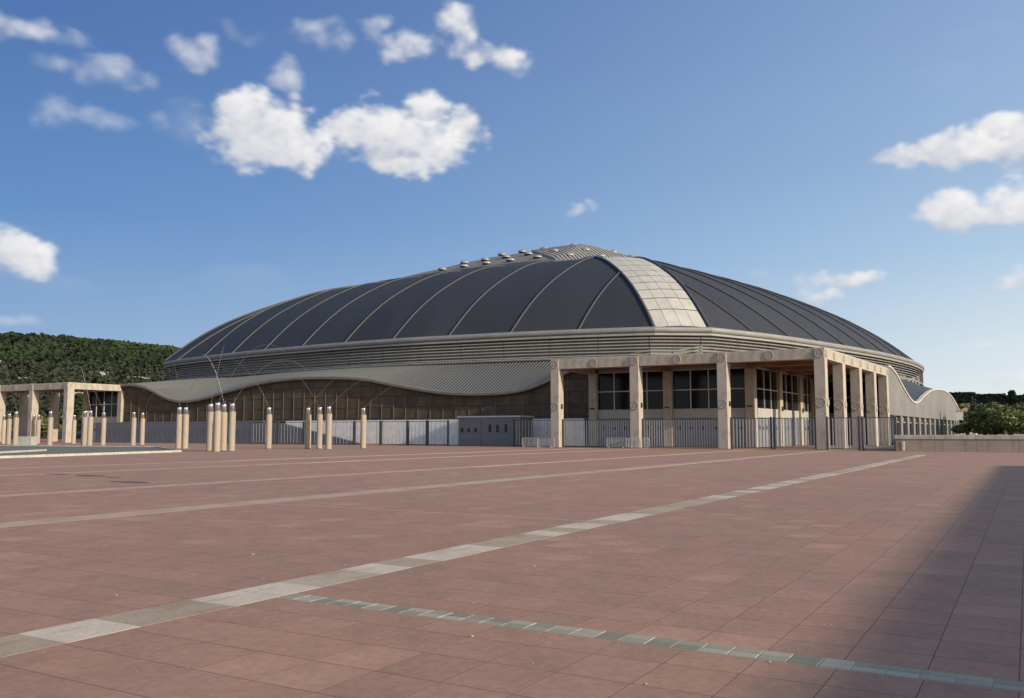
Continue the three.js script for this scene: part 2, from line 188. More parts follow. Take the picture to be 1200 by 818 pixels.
// ---------------------------------------------------------------- building helpers
const counts = new Map();
const taken = new Set();
function topName(n) { if (!taken.has(n)) { taken.add(n); return n; } const c = (counts.get(n) || 0) + 1; counts.set(n, c); const m = n + '_' + String(c).padStart(3, '0'); taken.add(m); return m; }
function tag(o, label, category, group) { o.userData.label = label; o.userData.category = category; if (group) o.userData.group = group; return o; }
function grp(name, parent = scene) { const g = new THREE.Group(); g.name = parent === scene ? topName(name) : name; parent.add(g); return g; }
function mesh(name, geo, m, parent = scene) { const o = new THREE.Mesh(geo, m); o.name = parent === scene ? topName(name) : name; o.castShadow = o.receiveShadow = true; parent.add(o); return o; }
function structure(o) { o.userData.kind = 'structure'; return o; }
function stuff(o) { o.userData.kind = 'stuff'; return o; }
// uv in metres by the way each face points
function uvm(g, ox = 0, oy = 0) {
  if (g.index) g = g.toNonIndexed();
  if (!g.attributes.normal) g.computeVertexNormals();
  const p = g.attributes.position, n = g.attributes.normal, uv = new Float32Array(p.count * 2);
  for (let i = 0; i < p.count; i++) {
    const ax = Math.abs(n.getX(i)), ay = Math.abs(n.getY(i)), az = Math.abs(n.getZ(i));
    let a, b; if (ay >= ax && ay >= az) { a = p.getX(i); b = p.getZ(i); } else if (ax >= az) { a = p.getZ(i); b = p.getY(i); } else { a = p.getX(i); b = p.getY(i); }
    uv[i * 2] = a + ox; uv[i * 2 + 1] = b + oy;
  }
  g.setAttribute('uv', new THREE.BufferAttribute(uv, 2)); return g;
}
// box by its bounds in (u, y, v); v = depth = -z
function boxG(u0, u1, y0, y1, v0, v1, r = 0) {
  const w = Math.abs(u1 - u0), h = Math.abs(y1 - y0), d = Math.abs(v1 - v0);
  const g = r ? new RoundedBoxGeometry(w, h, d, 2, r) : new THREE.BoxGeometry(w, h, d);
  g.translate((u0 + u1) / 2, (y0 + y1) / 2, -(v0 + v1) / 2); return uvm(g);
}
function triG(pos, uvs) { const g = new THREE.BufferGeometry(); g.setAttribute('position', new THREE.Float32BufferAttribute(pos, 3)); if (uvs) g.setAttribute('uv', new THREE.Float32BufferAttribute(uvs, 2)); g.computeVertexNormals(); return g; }
// grid surface: f(i, j) -> [u, y, v] for i in 0..ni, j in 0..nj, smooth normals
function gridG(ni, nj, f, uvf) {
  const pos = [], uv = [], idx = [];
  for (let i = 0; i <= ni; i++) for (let j = 0; j <= nj; j++) { const p = f(i / ni, j / nj); pos.push(p[0], p[1], -p[2]); const q = uvf ? uvf(i / ni, j / nj, p) : [p[0], p[2]]; uv.push(q[0], q[1]); }
  for (let i = 0; i < ni; i++) for (let j = 0; j < nj; j++) { const a = i * (nj + 1) + j, b = a + nj + 1; idx.push(a, a + 1, b, b, a + 1, b + 1); }
  const g = new THREE.BufferGeometry(); g.setAttribute('position', new THREE.Float32BufferAttribute(pos, 3)); g.setAttribute('uv', new THREE.Float32BufferAttribute(uv, 2)); g.setIndex(idx); g.computeVertexNormals(); return g;
}
// closed profile [[n, y]...] swept along a path of {u, v, y, nu, nv} (n outward)
function sweepG(path, prof, caps = true) {
  const pos = [], uv = [], n = prof.length; let s = 0; const P = (p, q) => [p.u + p.nu * q[0], p.y + q[1], -(p.v + p.nv * q[0])];
  for (let i = 0; i < path.length - 1; i++) {
    const a = path[i], b = path[i + 1], L = Math.hypot(b.u - a.u, b.v - a.v, b.y - a.y);
    let t = 0;
    for (let k = 0; k < n; k++) {
      const q0 = prof[k], q1 = prof[(k + 1) % n], e = Math.hypot(q1[0] - q0[0], q1[1] - q0[1]);
      const A = P(a, q0), B = P(a, q1), Cc = P(b, q0), Dd = P(b, q1);
      pos.push(...A, ...Cc, ...B, ...B, ...Cc, ...Dd); uv.push(s, t, s + L, t, s, t + e, s, t + e, s + L, t, s + L, t + e); t += e;
    }
    s += L;
  }
  if (caps) for (const [p, fl] of [[path[0], 0], [path[path.length - 1], 1]]) for (let k = 1; k < n - 1; k++) { const A = P(p, prof[0]), B = P(p, prof[k]), Cc = P(p, prof[k + 1]); pos.push(...A, ...(fl ? Cc : B), ...(fl ? B : Cc)); uv.push(0, 0, 0.1, 0, 0, 0.1); }
  return triG(pos, uv);
}
function circ(r, n, cx = 0, cy = 0) { return Array.from({ length: n }, (_, i) => [cx + r * Math.cos(i / n * 2 * Math.PI), cy + r * Math.sin(i / n * 2 * Math.PI)]); }
function tubeG(pts, r, seg = 6, n = 24) { return new THREE.TubeGeometry(new THREE.CatmullRomCurve3(pts.map((p) => new THREE.Vector3(p[0], p[1], -p[2]))), n, r, seg, false); }

// ================================================================ GROUND AND PAVING
const ground = structure(mesh('ground', uvm(new THREE.CircleGeometry(3500, 48).rotateX(-Math.PI / 2).translate(0, -0.3, 0)), M.ground));
const plaza = structure(grp('plaza_paving'));
{
  // far paving sheet, one surface
  mesh('paving_sheet', boxG(-260, 60, -0.25, -0.008, -60, 160), M.plaza, plaza);
  const V1 = 36, PU = 0.555, PV = 0.6;
  const bs = new THREE.Shape([[-8.5, -1.8], [8.4, -1.8], [8.4, 35.7], [-70, 35.7], [-8.5, 3]].map((p) => new THREE.Vector2(...p)));
  const bed = uvm(new THREE.ShapeGeometry(bs).rotateX(-Math.PI / 2).translate(0, -0.0006, 0));
  mesh('joint_bed', bed, M.bed, plaza);
  function paverG(ox, oy) {           // top, chamfer, sides
    const a = PU / 2 - 0.004, b = PV / 2 - 0.005, c = 0.0006, h = 0.005, pos = [], uv = [];
    const R = (x, z, y) => [[-x, y, z], [x, y, z], [x, y, -z], [-x, y, -z]];
    const L = [R(a - c, b - c, 0), R(a, b, -c), R(a, b, -h)];
    const q = (p0, p1, p2, p3) => { for (const p of [p0, p1, p2, p0, p2, p3]) { pos.push(...p); uv.push(p[0] + ox, p[2] + oy); } };
    q(...L[0]); for (let l = 0; l < 2; l++) for (let k = 0; k < 4; k++) q(L[l + 1][k], L[l + 1][(k + 1) % 4], L[l][(k + 1) % 4], L[l][k]);
    return triG(pos, uv);
  }
  const R = rng(7), variants = [], tones = [];
  for (let i = 0; i < 12; i++) variants.push(paverG(R() * 9, R() * 9));
  const base = [0.475, 0.262, 0.168];
  for (let i = 0; i < 9; i++) { const t = 0.96 + 0.010 * i, w = (i % 3 - 1) * 0.01; tones.push(M.plaza.clone()); tones[i].color.setRGB(base[0] * t * (1 + w), base[1] * t, base[2] * t * (1 - w)); }
  const cells = [];
  for (let r = 0; ; r++) {
    const v0 = -2.18 + r * PV; if (v0 > V1) break; const vc = v0 + PV / 2;
    for (let k = -136; k < 18; k++) {
      const uc = -0.13 + (k + 0.5) * PU; if (uc > 9 || uc < -1.9 * Math.max(3, vc) - 4) continue;
      const inFrame = vc > 3.7 && uc < 0.1 && uc > -1.7 * vc && vc * 0.865 - uc * 0.5 > 4.6;
      cells.push({ uc, vc, d: Math.hypot(uc, vc) + (inFrame ? 0 : 100) });
    }
  }
  cells.sort((a, b) => a.d - b.d);
  const merged = [];
  cells.forEach((c, i) => {
    const n = fbm(c.uc * 0.22 + 50, c.vc * 0.22 + 9, 201, 4), t = clamp((n - 0.5) * 2.6 + 0.5 + (R() - 0.5) * 0.36), ti = Math.min(8, Math.floor(t * 9));
    const y = (R() - 0.5) * 0.0004, rx = (R() - 0.5) * 0.0006, rz = (R() - 0.5) * 0.0006, vi = Math.floor(R() * 12);
    if (i < 300) { const o = mesh('paver', variants[vi], tones[ti], plaza); o.position.set(c.uc, y, -c.vc); o.rotation.set(rx, 0, rz); }
    else {
      const g = variants[vi].clone(); g.rotateX(rx); g.rotateZ(rz); g.translate(c.uc, y, -c.vc);
      const cnt = g.attributes.position.count, col = new Float32Array(cnt * 3), cc = tones[ti].color; for (let q = 0; q < cnt; q++) { col[q * 3] = cc.r; col[q * 3 + 1] = cc.g; col[q * 3 + 2] = cc.b; }
      g.setAttribute('color', new THREE.BufferAttribute(col, 3)); merged.push(g);
    }
  });
  const pm = M.plaza.clone(); pm.color.set(1, 1, 1); pm.vertexColors = true;
  stuff(mesh('pavers', mergeGeometries(merged), pm, plaza));
}
// stone bands set into the paving
{
  const R = rng(19);
  const tone = (r, g, b) => mat(r, g, b, { map: rep(T_stone, 0.45), bumpMap: rep(T_bump, 1), bumpScale: 0.003, roughness: 0.9 });
  const slabM = [tone(0.485, 0.375, 0.25), tone(0.45, 0.345, 0.23), tone(0.66, 0.55, 0.41), tone(0.52, 0.415, 0.29), tone(0.41, 0.32, 0.22)];
  const bandM = tone(0.52, 0.36, 0.265);
  function band(u0, u1, v0, v1, main) {
    const g = structure(grp('stone_band'));
    if (!main) {
      let v = v0; while (v < v1) { const L = 6 + R() * 7, e = Math.min(v1, v + L); mesh('slab', boxG(u0 + (R() - 0.5) * 0.02, u1 + (R() - 0.5) * 0.02, -0.01, 0.002, v + 0.01, e - 0.01), [bandM, slabM[3]][R() < 0.85 ? 0 : 1], g); v = e; }
    } else {
      let v = v0, k = 0; const seq = [0, 0, 1, 0, 0, 3, 2, 1, 1, 2, 1, 2, 2, 3, 2, 1, 2, 2, 1, 0, 2, 1, 2, 0, 2, 2, 1];
      while (v < v1) { const L = 0.6 + (k % 3 === 1 ? 0.3 : 0) + R() * 0.12, e = Math.min(v1, v + L), j = (R() - 0.5) * 0.012; mesh('slab', boxG(u0 + j, u1 + j, -0.01, 0.0016 + R() * 0.0008, v + 0.006, e - 0.006), slabM[seq[k % seq.length]], g); v = e; k++; }
    }
    return g;
  }
  band(-7.27, -6.63, -2.4, 73, true);
  band(-16.4, -15.6, 2, 86); band(-23.75, -23.1, 4, 87); band(-34.7, -34.1, 8, 87); band(-41.2, -40.55, 12, 87);
  // thin pale transverse joint line
  structure(mesh('stone_line', boxG(-15.5, -7.3, -0.01, 0.002, 15.25, 15.33), bandM));
  // strip of greenish glass blocks, two rows
  const st = structure(grp('glass_block_strip'));
  mesh('mortar', boxG(-6.6, 4.2, -0.01, 0.003, 6.68, 6.945), mat(0.40, 0.37, 0.32, { roughness: 0.95 }), st);
  const gm = [[0.34, 0.315, 0.205], [0.39, 0.355, 0.24], [0.29, 0.265, 0.175], [0.48, 0.42, 0.30]].map((c) => mat(...c, { roughness: 0.6, map: rep(T_grain, 2) }));
  const G0 = new RoundedBoxGeometry(0.205, 0.014, 0.118, 1, 0.004);
  for (let k = 0; k < 49; k++) for (let r = 0; r < 2; r++) { const o = mesh('glass_block', G0, gm[Math.floor(R() * 4)], st); o.position.set(-6.48 + k * 0.2175 + (R() - 0.5) * 0.006, 0.0005 + R() * 0.002, -(6.747 + r * 0.13)); o.rotation.y = (R() - 0.5) * 0.03; }
}
// damp patches, pebbles and paper scraps on the paving
{
  const R = rng(31);
  const damp = mat(0.15, 0.082, 0.058, { roughness: 0.8, map: rep(T_grain, 0.5) });
  for (const [u, v, ru, rv] of [[-33.6, 21.8, 0.7, 0.25], [-31.2, 21.6, 0.8, 0.28], [-29.2, 21.2, 0.4, 0.16], [-26.0, 19.5, 0.9, 0.26]]) {
    const s = new THREE.Shape(); for (let k = 0; k < 26; k++) { const a = k / 26 * 2 * Math.PI, q = 0.7 + 0.55 * vnoise(k * 0.55, u, 5), x = Math.cos(a) * ru * q, y = Math.sin(a) * rv * q; k ? s.lineTo(x, y) : s.moveTo(x, y); }
    const o = mesh('damp_patch', uvm(new THREE.ShapeGeometry(s).rotateX(-Math.PI / 2)), damp); o.position.set(u, 0.006, -v); structure(o);
  }
  const gs = []; for (let k = 0; k < 70; k++) { const v = 4 + R() * R() * 26, u = -R() * 1.6 * v; const g = new THREE.IcosahedronGeometry(0.003 + R() * R() * 0.012, 0); g.scale(1 + R(), 0.6, 1 + R()); g.rotateY(R() * 6); g.translate(u, 0.006, -v); gs.push(g); }
  const peb = stuff(mesh('pebbles', uvm(mergeGeometries(gs)), mat(0.55, 0.5, 0.44))); tag(peb, 'tiny pale pebbles and crumbs scattered over the red paving', 'pebbles');
}

// ================================================================ THE ARENA
const arena = grp('arena'); tag(arena, 'large arena with dark domed roof, wavy-edged walls and stone corner porticoes', 'arena');
const HE = 16, UC = -97, VC = 190;
const vF = table([[-157, 125], [-150, 122], [-139, 119], [-120.7, 115], [-106, 112.9], [-94, 111.8], [-83, 111.5], [-76, 112], [-66, 112.9], [-55.8, 114.4], [-48.4, 116], [-44.7, 117], [-38.3, 121]]);
const uR = table([[121, -38.3], [123, -37.5], [134, -33.1], [151, -28.2], [174, -23], [192, -20.5], [205, -19.7], [218, -20], [232, -22], [246, -26.5], [257, -34]]);
const uL = (v) => 2 * UC - uR(v);
const hProf = table([[0, 0], [3.5, 3.05], [7.5, 6.15], [12, 9.05], [17, 11.7], [22, 14.0], [28, 16.25], [36, 18.1], [40, 19.6], [46, 21.7], [54, 24.5], [60, 25.7], [68, 26.3], [80, 26.7]]);
// eave outline, anticlockwise seen from above starting at the left rear going round the front
function eavePts() {
  const P = [];
  for (let v = 257; v >= 126; v -= 3) P.push([uL(v), v]);
  P.push([-156.5, 124.6]);
  for (let u = -150; u <= -44.7; u += 2.34) P.push([u, vF(u)]);
  P.push([-44.7, 117]); P.push([-38.1, 121.6]);
  for (let v = 123; v <= 257; v += 3) P.push([uR(v), v]);
  return P;
}
const EP = eavePts();
const eavePath = EP.map((p, i) => {
  const a = EP[Math.max(0, i - 1)], b = EP[Math.min(EP.length - 1, i + 1)], L = Math.hypot(b[0] - a[0], b[1] - a[1]);
  return { u: p[0], v: p[1], y: HE, nu: (b[1] - a[1]) / L, nv: -(b[0] - a[0]) / L };
});
{
  const roof = grp('main_roof', arena), hLow = (d) => d < 36 ? hProf(d) : 18.1 + (d - 36) * 0.1;
  const DT = 51;
  const mats = [M.roof, M.roof2];
  let pi = 0;
  const panel = (f, ni, nj) => mesh('roof_panel', gridG(ni, nj, f, (s, t, p) => [p[0] + p[2] * 0.3 + pi * 3.3, p[2] - p[1]]), mats[pi++ % 2], roof);
  const fin = (pts, m = M.rib, r = 0.13) => { const q = pts.map((p) => [p[0], p[1] + 0.16, p[2]]); return mesh('rib', tubeG(q, 0.15, 6, 22), M.rib, roof); };
  // front face: panels between ribs, trimmed by the two hips
  const frontTop = (u) => { let t = vF(u) + DT; if (u > -90) t = Math.min(t, 117 + (-44.7 - u) / 0.8); if (u < -104) t = Math.min(t, 122 + (u + 150) / 0.8); return t; };
  const fu = [-150]; for (let u = -138.6; u < -46; u += 10.4) fu.push(u); fu.push(-44.7);
  for (let k = 0; k < fu.length - 1; k++) {
    panel((s, t) => { const u = lerp(fu[k], fu[k + 1], s), v = lerp(vF(u), frontTop(u), t * (0.45 + 0.55 * t)); return [u, HE + hLow(v - vF(u)), v]; }, 8, 28);
    if (k) { const u = fu[k], v1 = frontTop(u), v0 = vF(u); fin(Array.from({ length: 14 }, (_, i) => { const v = lerp(v0, v1, Math.pow(i / 13, 1.5)); return [u, HE + hLow(v - v0), v]; })); }
  }
  // right and left faces
  for (const sgn of [1, -1]) {
    const U = (v) => sgn > 0 ? uR(v) : uL(v);
    const inner = (v) => { let d = 51; const e = sgn > 0 ? uR(v) - (-38.1 - 0.82 * (v - 121.6)) : (-156.5 + 0.82 * (v - 124.6)) - uL(v); if (e < d) d = Math.max(0, e); if (v > 226) d = Math.min(d, (257 - v) + 2); return Math.max(0.02, d); };
    const vs = [sgn > 0 ? 121.6 : 124.6]; for (let v = 131; v < 256; v += 9.6) vs.push(v); vs.push(257);
    for (let k = 0; k < vs.length - 1; k++) {
      panel((s, t) => { const v = lerp(vs[k], vs[k + 1], s), d = inner(v) * t * (0.45 + 0.55 * t); return [U(v) - sgn * d, HE + hLow(d), v]; }, 8, 28);
      if (k) { const v = vs[k], dm = inner(v); fin(Array.from({ length: 14 }, (_, i) => { const d = dm * Math.pow(i / 13, 1.5); return [U(v) - sgn * d, HE + hLow(d), v]; }), M.rib); }
    }
  }
  // rear slope, out of sight from the plaza
  panel((s, t) => { const u = lerp(-154, -40, s), d = t * 34; return [lerp(u, UC, t * 0.25), HE + hProf(d) * 0.98, 257 + 4 - d * (1)]; }, 10, 14);
  // hip skylights: dark bed with pale translucent panes, edge rails
  for (const sgn of [1, -1]) {
    const A = (s) => sgn > 0 ? [-44.7 - 0.8 * s, 117 + s] : [-150 + 0.8 * s, 122 + s];
    const B = (s) => sgn > 0 ? [-38.1 - 0.82 * s, 121.6 + s] : [-156.5 + 0.82 * s, 124.6 + s];
    const hA = (s) => { const p = A(s); return HE + hLow(p[1] - vF(p[0])); };
    const hB = (s) => { const p = B(s); return HE + hLow(sgn > 0 ? uR(p[1]) - p[0] : p[0] - uL(p[1])); };
    const S = 45, at = (s, t, dy) => { const a = A(s), b = B(s); return [lerp(a[0], b[0], t), lerp(hA(s), hB(s), t) + dy + Math.sin(t * Math.PI) * 0.25, lerp(a[1], b[1], t)]; };
    mesh(sgn > 0 ? 'skylight_bed' : 'hip_panel', gridG(24, 4, (s, t) => at(s * S, t, -0.08)), sgn > 0 ? M.rib : M.roof, roof);
    const strip = sgn > 0 ? grp('hip_skylight', roof) : null;
    const rows = [0.25, 3.0, 5.2, 7.2, 9.2, 11.4, 13.8, 16.6, 20, 24, 29, 35.5];
    if (sgn > 0) for (let r = 0; r < rows.length - 1; r++) for (let c = 0; c < 4; c++) {
      const s0 = rows[r] + 0.06, s1 = rows[r + 1] - 0.06, t0 = 0.04 + c * 0.23 + 0.003, t1 = t0 + 0.224;
      mesh('pane', gridG(3, 1, (s, t) => at(lerp(s0, s1, s), lerp(t0, t1, t), 0.05)), (r * 3 + c * 5) % 4 ? M.pane : M.pane2, strip);
    }
    for (const [F, hF, m] of [[A, hA, M.rib], [B, hB, M.rib]]) mesh('edge_rail', tubeG(Array.from({ length: 16 }, (_, i) => { const s = S * Math.pow(i / 15, 1.4), p = F(s); return [p[0], hF(s) + 0.2, p[1]]; }), 0.2, 6, 30), m, roof);
  }
}
// central cap: the dome's crown in pale standing-seam sheet, with rings of small domes
{
  const cap = grp('cap_roof', arena);
  const D = (u, v) => { const df = v - vF(u), dr = uR(v) - u; return Math.min(df, dr, (df + dr) * 0.7071 - 23, (u - uL(v)) * 0.8, 262 - v); };
  const Hc = (u, v) => HE + hProf(D(u, v)) + 0.05;
  const c0 = [-94, 184], D0 = 35.4;
  const rim = (a, d = D0) => { let lo = 0, hi = 90; for (let k = 0; k < 34; k++) { const m = (lo + hi) / 2; if (D(c0[0] + Math.cos(a) * m, c0[1] - Math.sin(a) * m) > d) lo = m; else hi = m; } return [c0[0] + Math.cos(a) * lo, c0[1] - Math.sin(a) * lo]; };
  for (let k = 0; k < 12; k++) {
    const a0 = k / 12 * 2 * Math.PI, a1 = (k + 1) / 12 * 2 * Math.PI;
    mesh('cap_sheet', gridG(16, 24, (s, t) => { const p = rim(lerp(a0, a1, s)), u = lerp(p[0], c0[0], t), v = lerp(p[1], c0[1], t); return [u, Hc(u, v), v]; }), M.capFlat, cap);
    const pth = Array.from({ length: 9 }, (_, i) => { const a = lerp(a0, a1, i / 8), p = rim(a), q = rim(a + 0.01), L = Math.hypot(q[0] - p[0], q[1] - p[1]) || 1; return { u: p[0], v: p[1], y: Hc(p[0], p[1]), nu: -(q[1] - p[1]) / L, nv: (q[0] - p[0]) / L }; });
    mesh('cap_edge', sweepG(pth, [[-0.25, -0.3], [0.3, -0.3], [0.3, 0.35], [-0.25, 0.35]]), M.rib, cap);
  }
  // standing seams up the corner and right-hand slopes
  const gs = [];
  for (let k = 0; k < 84; k++) {
    const a = lerp(-0.55, 1.12, k / 84); let [u, v] = rim(a); const e = 0.05, pts = [];
    let gx = (D(u + e, v) - D(u - e, v)) / (2 * e), gv = (D(u, v + e) - D(u, v - e)) / (2 * e); const L = Math.hypot(gx, gv) || 1; gx /= L; gv /= L;
    if (gx > -0.3) continue;
    for (let j = 0; j <= 14; j++) { const uu = u + gx * j * 1.7, vv = v + gv * j * 1.7; if (j && D(uu, vv) < D(u + gx * (j - 1) * 1.7, v + gv * (j - 1) * 1.7)) break; pts.push({ u: uu, v: vv, y: Hc(uu, vv), nu: -gv, nv: gx }); }
    if (pts.length > 2) gs.push(sweepG(pts, [[-0.16, -0.05], [0.16, -0.05], [0.16, 0.4], [-0.16, 0.4]]));
  }
  stuff(mesh('cap_seams', mergeGeometries(gs), M.capSeam, cap));
  const dg = new THREE.LatheGeometry([[1.0, 0], [1.02, 0.25], [0.92, 0.55], [0.68, 0.82], [0.36, 0.97], [0.001, 1.02]].map((p) => new THREE.Vector2(p[0] * 0.95, p[1] * 0.62)), 14);
  for (const [d, n] of [[41, 34], [48, 28], [55, 20]]) for (let i = 0; i < n; i++) { const p = rim((i + (n % 4) * 0.3) / n * 2 * Math.PI, d); if (p[0] < -107) continue; const o = mesh('skylight_dome', dg, M.dome, cap); o.position.set(p[0], Hc(p[0], p[1]) + 0.1, -p[1]); }
}
// eave tube, louvres, lower rail
{
  const lb = grp('louvre_band', arena);
  const path = eavePath;
  mesh('eave_tube', sweepG(path, circ(0.44, 12, 0.1, 0.02)), M.eave, lb);
  const shift = (p, dy, dn) => ({ ...p, y: p.y + dy, u: p.u + p.nu * dn, v: p.v + p.nv * dn });
  mesh('back_wall', sweepG(path.map((p) => shift(p, -4.6, -3.2)), [[-0.2, 0], [0, 0], [0, 4.8], [-0.2, 4.8]]), M.dark, lb);
  mesh('lower_rail', sweepG(path.map((p) => shift(p, -3.75, 0.05)), circ(0.2, 8)), M.eave, lb);
  mesh('soffit', sweepG(path.map((p) => shift(p, -0.75, 0)), [[-0.5, 0], [0.3, 0], [0.3, 0.3], [-0.5, 0.3]]), M.slat, lb);
  // bays between posts
  const len = [0]; for (let i = 1; i < path.length; i++) len.push(len[i - 1] + Math.hypot(path[i].u - path[i - 1].u, path[i].v - path[i - 1].v));
  const atL = (s) => { let i = 0; while (i < len.length - 2 && len[i + 1] < s) i++; const t = (s - len[i]) / (len[i + 1] - len[i]), a = path[i], b = path[i + 1]; return { u: lerp(a.u, b.u, t), v: lerp(a.v, b.v, t), y: HE, nu: lerp(a.nu, b.nu, t), nv: lerp(a.nv, b.nv, t) }; };
  const tot = len[len.length - 1], s0 = 84, s1 = tot - 2, nb = Math.round((s1 - s0) / 7.2);
  const prof = [[0.28, 0.04], [0.34, 0.08], [0.14, 0.25], [0.08, 0.21]];
  for (let k = 0; k < nb; k++) {
    const a = lerp(s0, s1, k / nb), b = lerp(s0, s1, (k + 1) / nb), seg = []; for (let i = 0; i <= 4; i++) seg.push(atL(lerp(a + 0.06, b - 0.06, i / 4)));
    for (let l = 0; l < 6; l++) mesh('louvre', sweepG(seg.map((p) => shift(p, -1.28 - l * 0.46, -0.12)), prof), M.slat, lb);
    const p = atL(a); mesh('post', sweepG([shift(p, -3.8, -0.35), { ...shift(p, -0.4, -0.35) }].map((q) => q), [[0, -0.01], [0.2, -0.01], [0.2, 0.01], [0, 0.01]]), M.dark, lb);
  }
}
// the wave of the front wall: y(u), and of the right wall: y(s)
const waveF = table([[-137, 9.95], [-133, 9.95], [-129, 9.2], [-124, 7.45], [-120.5, 6.9], [-115.7, 7.2], [-109.8, 8.3], [-102.4, 9.45], [-95.3, 9.9], [-88.5, 9.82], [-82, 9.36], [-76, 8.33], [-68.7, 7.2], [-63, 6.87], [-58, 7.0], [-54.7, 7.55], [-51, 8.9], [-48.5, 9.7], [-46.8, 9.9]]);
const SPL = 2.8 * D2R, sideP = (s, off = 0) => [-16.75 + Math.sin(SPL) * s + Math.cos(SPL) * off, 89.5 + Math.cos(SPL) * s - Math.sin(SPL) * off];
const waveR = table([[31, 10.0], [33.5, 10.1], [37.5, 9.5], [43.6, 7.7], [49, 6.35], [53.4, 6.0], [57, 6.4], [61.9, 7.35], [70, 8.5], [79.5, 9.0], [86, 9.0], [92, 8.6], [98, 7.75], [104, 6.4], [108, 5.2], [110, 4.3]]);
const waveRPath = (n, dy = 0) => Array.from({ length: n + 1 }, (_, i) => { const s = lerp(32.4, 110, i / n), p = sideP(s); return { u: p[0], v: p[1], y: waveR(s) + dy, nu: Math.cos(SPL), nv: -Math.sin(SPL) }; });
{
  // sloping perimeter roof between the wavy wall and the louvre band
  const pr = grp('perimeter_roof', arena);
  const low = HE - 3.9;
  const curve = (o, i, t) => [lerp(o[0], i[0], t), lerp(o[1], i[1], t) - 0.0 * Math.sin(t * Math.PI), lerp(o[2], i[2], t)];
  const frontS = (s, t) => { const u = lerp(-137, -46.8, s), ui = lerp(-140, -50, s); return curve([u, waveF(u) - 0.08, 99.6], [ui, low, vF(ui) + 0.6], t); };
  mesh('roof_sheet', gridG(80, 8, frontS), M.lowRoof, pr);
  const gs = [];
  for (let k = 1; k < 170; k++) { const s = k / 170, pts = []; for (let j = 0; j <= 6; j++) { const p = frontS(s, j / 6); pts.push({ u: p[0], v: p[2], y: p[1], nu: 1, nv: 0 }); } gs.push(sweepG(pts, [[-0.09, -0.03], [0.09, -0.03], [0.09, 0.14], [-0.09, 0.14]])); }
  stuff(mesh('roof_seams', mergeGeometries(gs), M.lowSeam, pr));
  // corner over the portico
  mesh('corner_roof', gridG(1, 4, (s, t) => curve([lerp(-46.8, -26, s), 9.6, 100.3], [lerp(-50, -44.7, s), low, vF(lerp(-50, -44.7, s)) + 0.6], t)), M.lowRoof, pr);
  mesh('corner_roof', gridG(1, 4, (s, t) => curve([-26, 9.6, lerp(100.3, 122, s)], [lerp(-44.7, -36, s), low, lerp(117.6, 128, s)], t)), M.lowRoof, pr);
  // right side
  const sideS = (s, t) => { const q = lerp(32.4, 110, s), p = sideP(q, -0.3), vi = lerp(126, 214, s); return curve([p[0], waveR(q) - 0.08, p[1]], [uR(vi) - 0.6, low, vi], t); };
  mesh('roof_sheet', gridG(60, 8, sideS), M.lowRoof, pr);
  mesh('corner_roof', gridG(1, 3, (s, t) => curve([lerp(-26, sideP(32.4)[0], s), lerp(9.6, 9.9, s), 121.9], [-35.5, low, 127], t)), M.lowRoof, pr);
  mesh('end_roof', gridG(1, 3, (s, t) => curve([sideP(110)[0] - 0.3, 4.2 - 4 * s, sideP(110)[1]], [uR(214) - 0.6, low - (low) * s, 214], t)), M.lowRoof, pr);
}
{
  // front wall: brown screen panels with tan mullions between lower edge and wave, deep fascia rim
  const fw = grp('front_wall', arena);
  const u0 = -136.2, u1 = -45.6, nb = 43, bw = (u1 - u0) / nb, sm = [M.screen, M.screen2, M.screen3], R = rng(55);
  mesh('backing', gridG(90, 1, (s, t) => { const u = lerp(u0, u1, s); return [u, t ? waveF(Math.min(u, -46.9)) - 0.15 : 3.45, 100.12]; }), M.screen2, fw);
  const rows = [3.62, 5.2, 6.75, 8.3, 9.85];
  for (let k = 0; k < nb; k++) {
    const a = u0 + k * bw + 0.07, b = a + bw - 0.14;
    for (let r = 0; r < 4; r++) {
      const top = (u) => Math.min(rows[r + 1] - 0.05, waveF(Math.min(u, -46.9)) - 0.12), bot = rows[r] + 0.05;
      if (Math.max(top(a), top(b)) < bot + 0.15) continue;
      const g = gridG(4, 1, (s, t) => { const u = lerp(a, b, s); return [u, t ? Math.max(bot, top(u)) : bot, 100.0]; }, (s, t, p) => [p[0] + k * 0.7, p[1] + r * 1.3]);
      mesh('screen_panel', g, sm[Math.floor(R() * 3)], fw);
    }
    const um = u0 + k * bw; mesh('mullion', boxG(um - 0.045, um + 0.045, 3.5, waveF(Math.min(um, -46.9)) - 0.12, 99.93, 100.1), M.mullTan, fw);
  }
  const path = Array.from({ length: 91 }, (_, i) => { const u = lerp(-137, -46.9, i / 90); return { u, v: 99.9, y: waveF(u), nu: 0, nv: -1 }; });
  mesh('wave_rim', sweepG(path, [[-0.4, -0.3], [0.55, -0.42], [0.72, -0.3], [0.72, -0.02], [0.5, 0.1], [-0.4, 0.1]]), M.rim, fw);
  mesh('sill', boxG(u0, u1, 3.42, 3.56, 99.85, 100.3), M.mullTan, fw);
  // ground floor behind the screen: set back, dark gap below it, white panels in the middle
  mesh('soffit', boxG(-136, -46.8, 3.3, 3.42, 100.02, 104), M.dark, fw);
  const R2 = rng(77);
  for (let u = -97.5; u < -48; u += 1.25) mesh('wall_panel', boxG(u, u + 1.21, 0.02, 3.4, 99.78 + (R2() - 0.5) * 0.02, 100.2), M.white, fw);
  mesh('base_wall', boxG(-136, -98, 0, 3.3, 102, 102.3), M.slate, fw);
  mesh('base_wall', boxG(-98, -46, 0, 3.3, 100.6, 100.8), M.slate, fw);
}
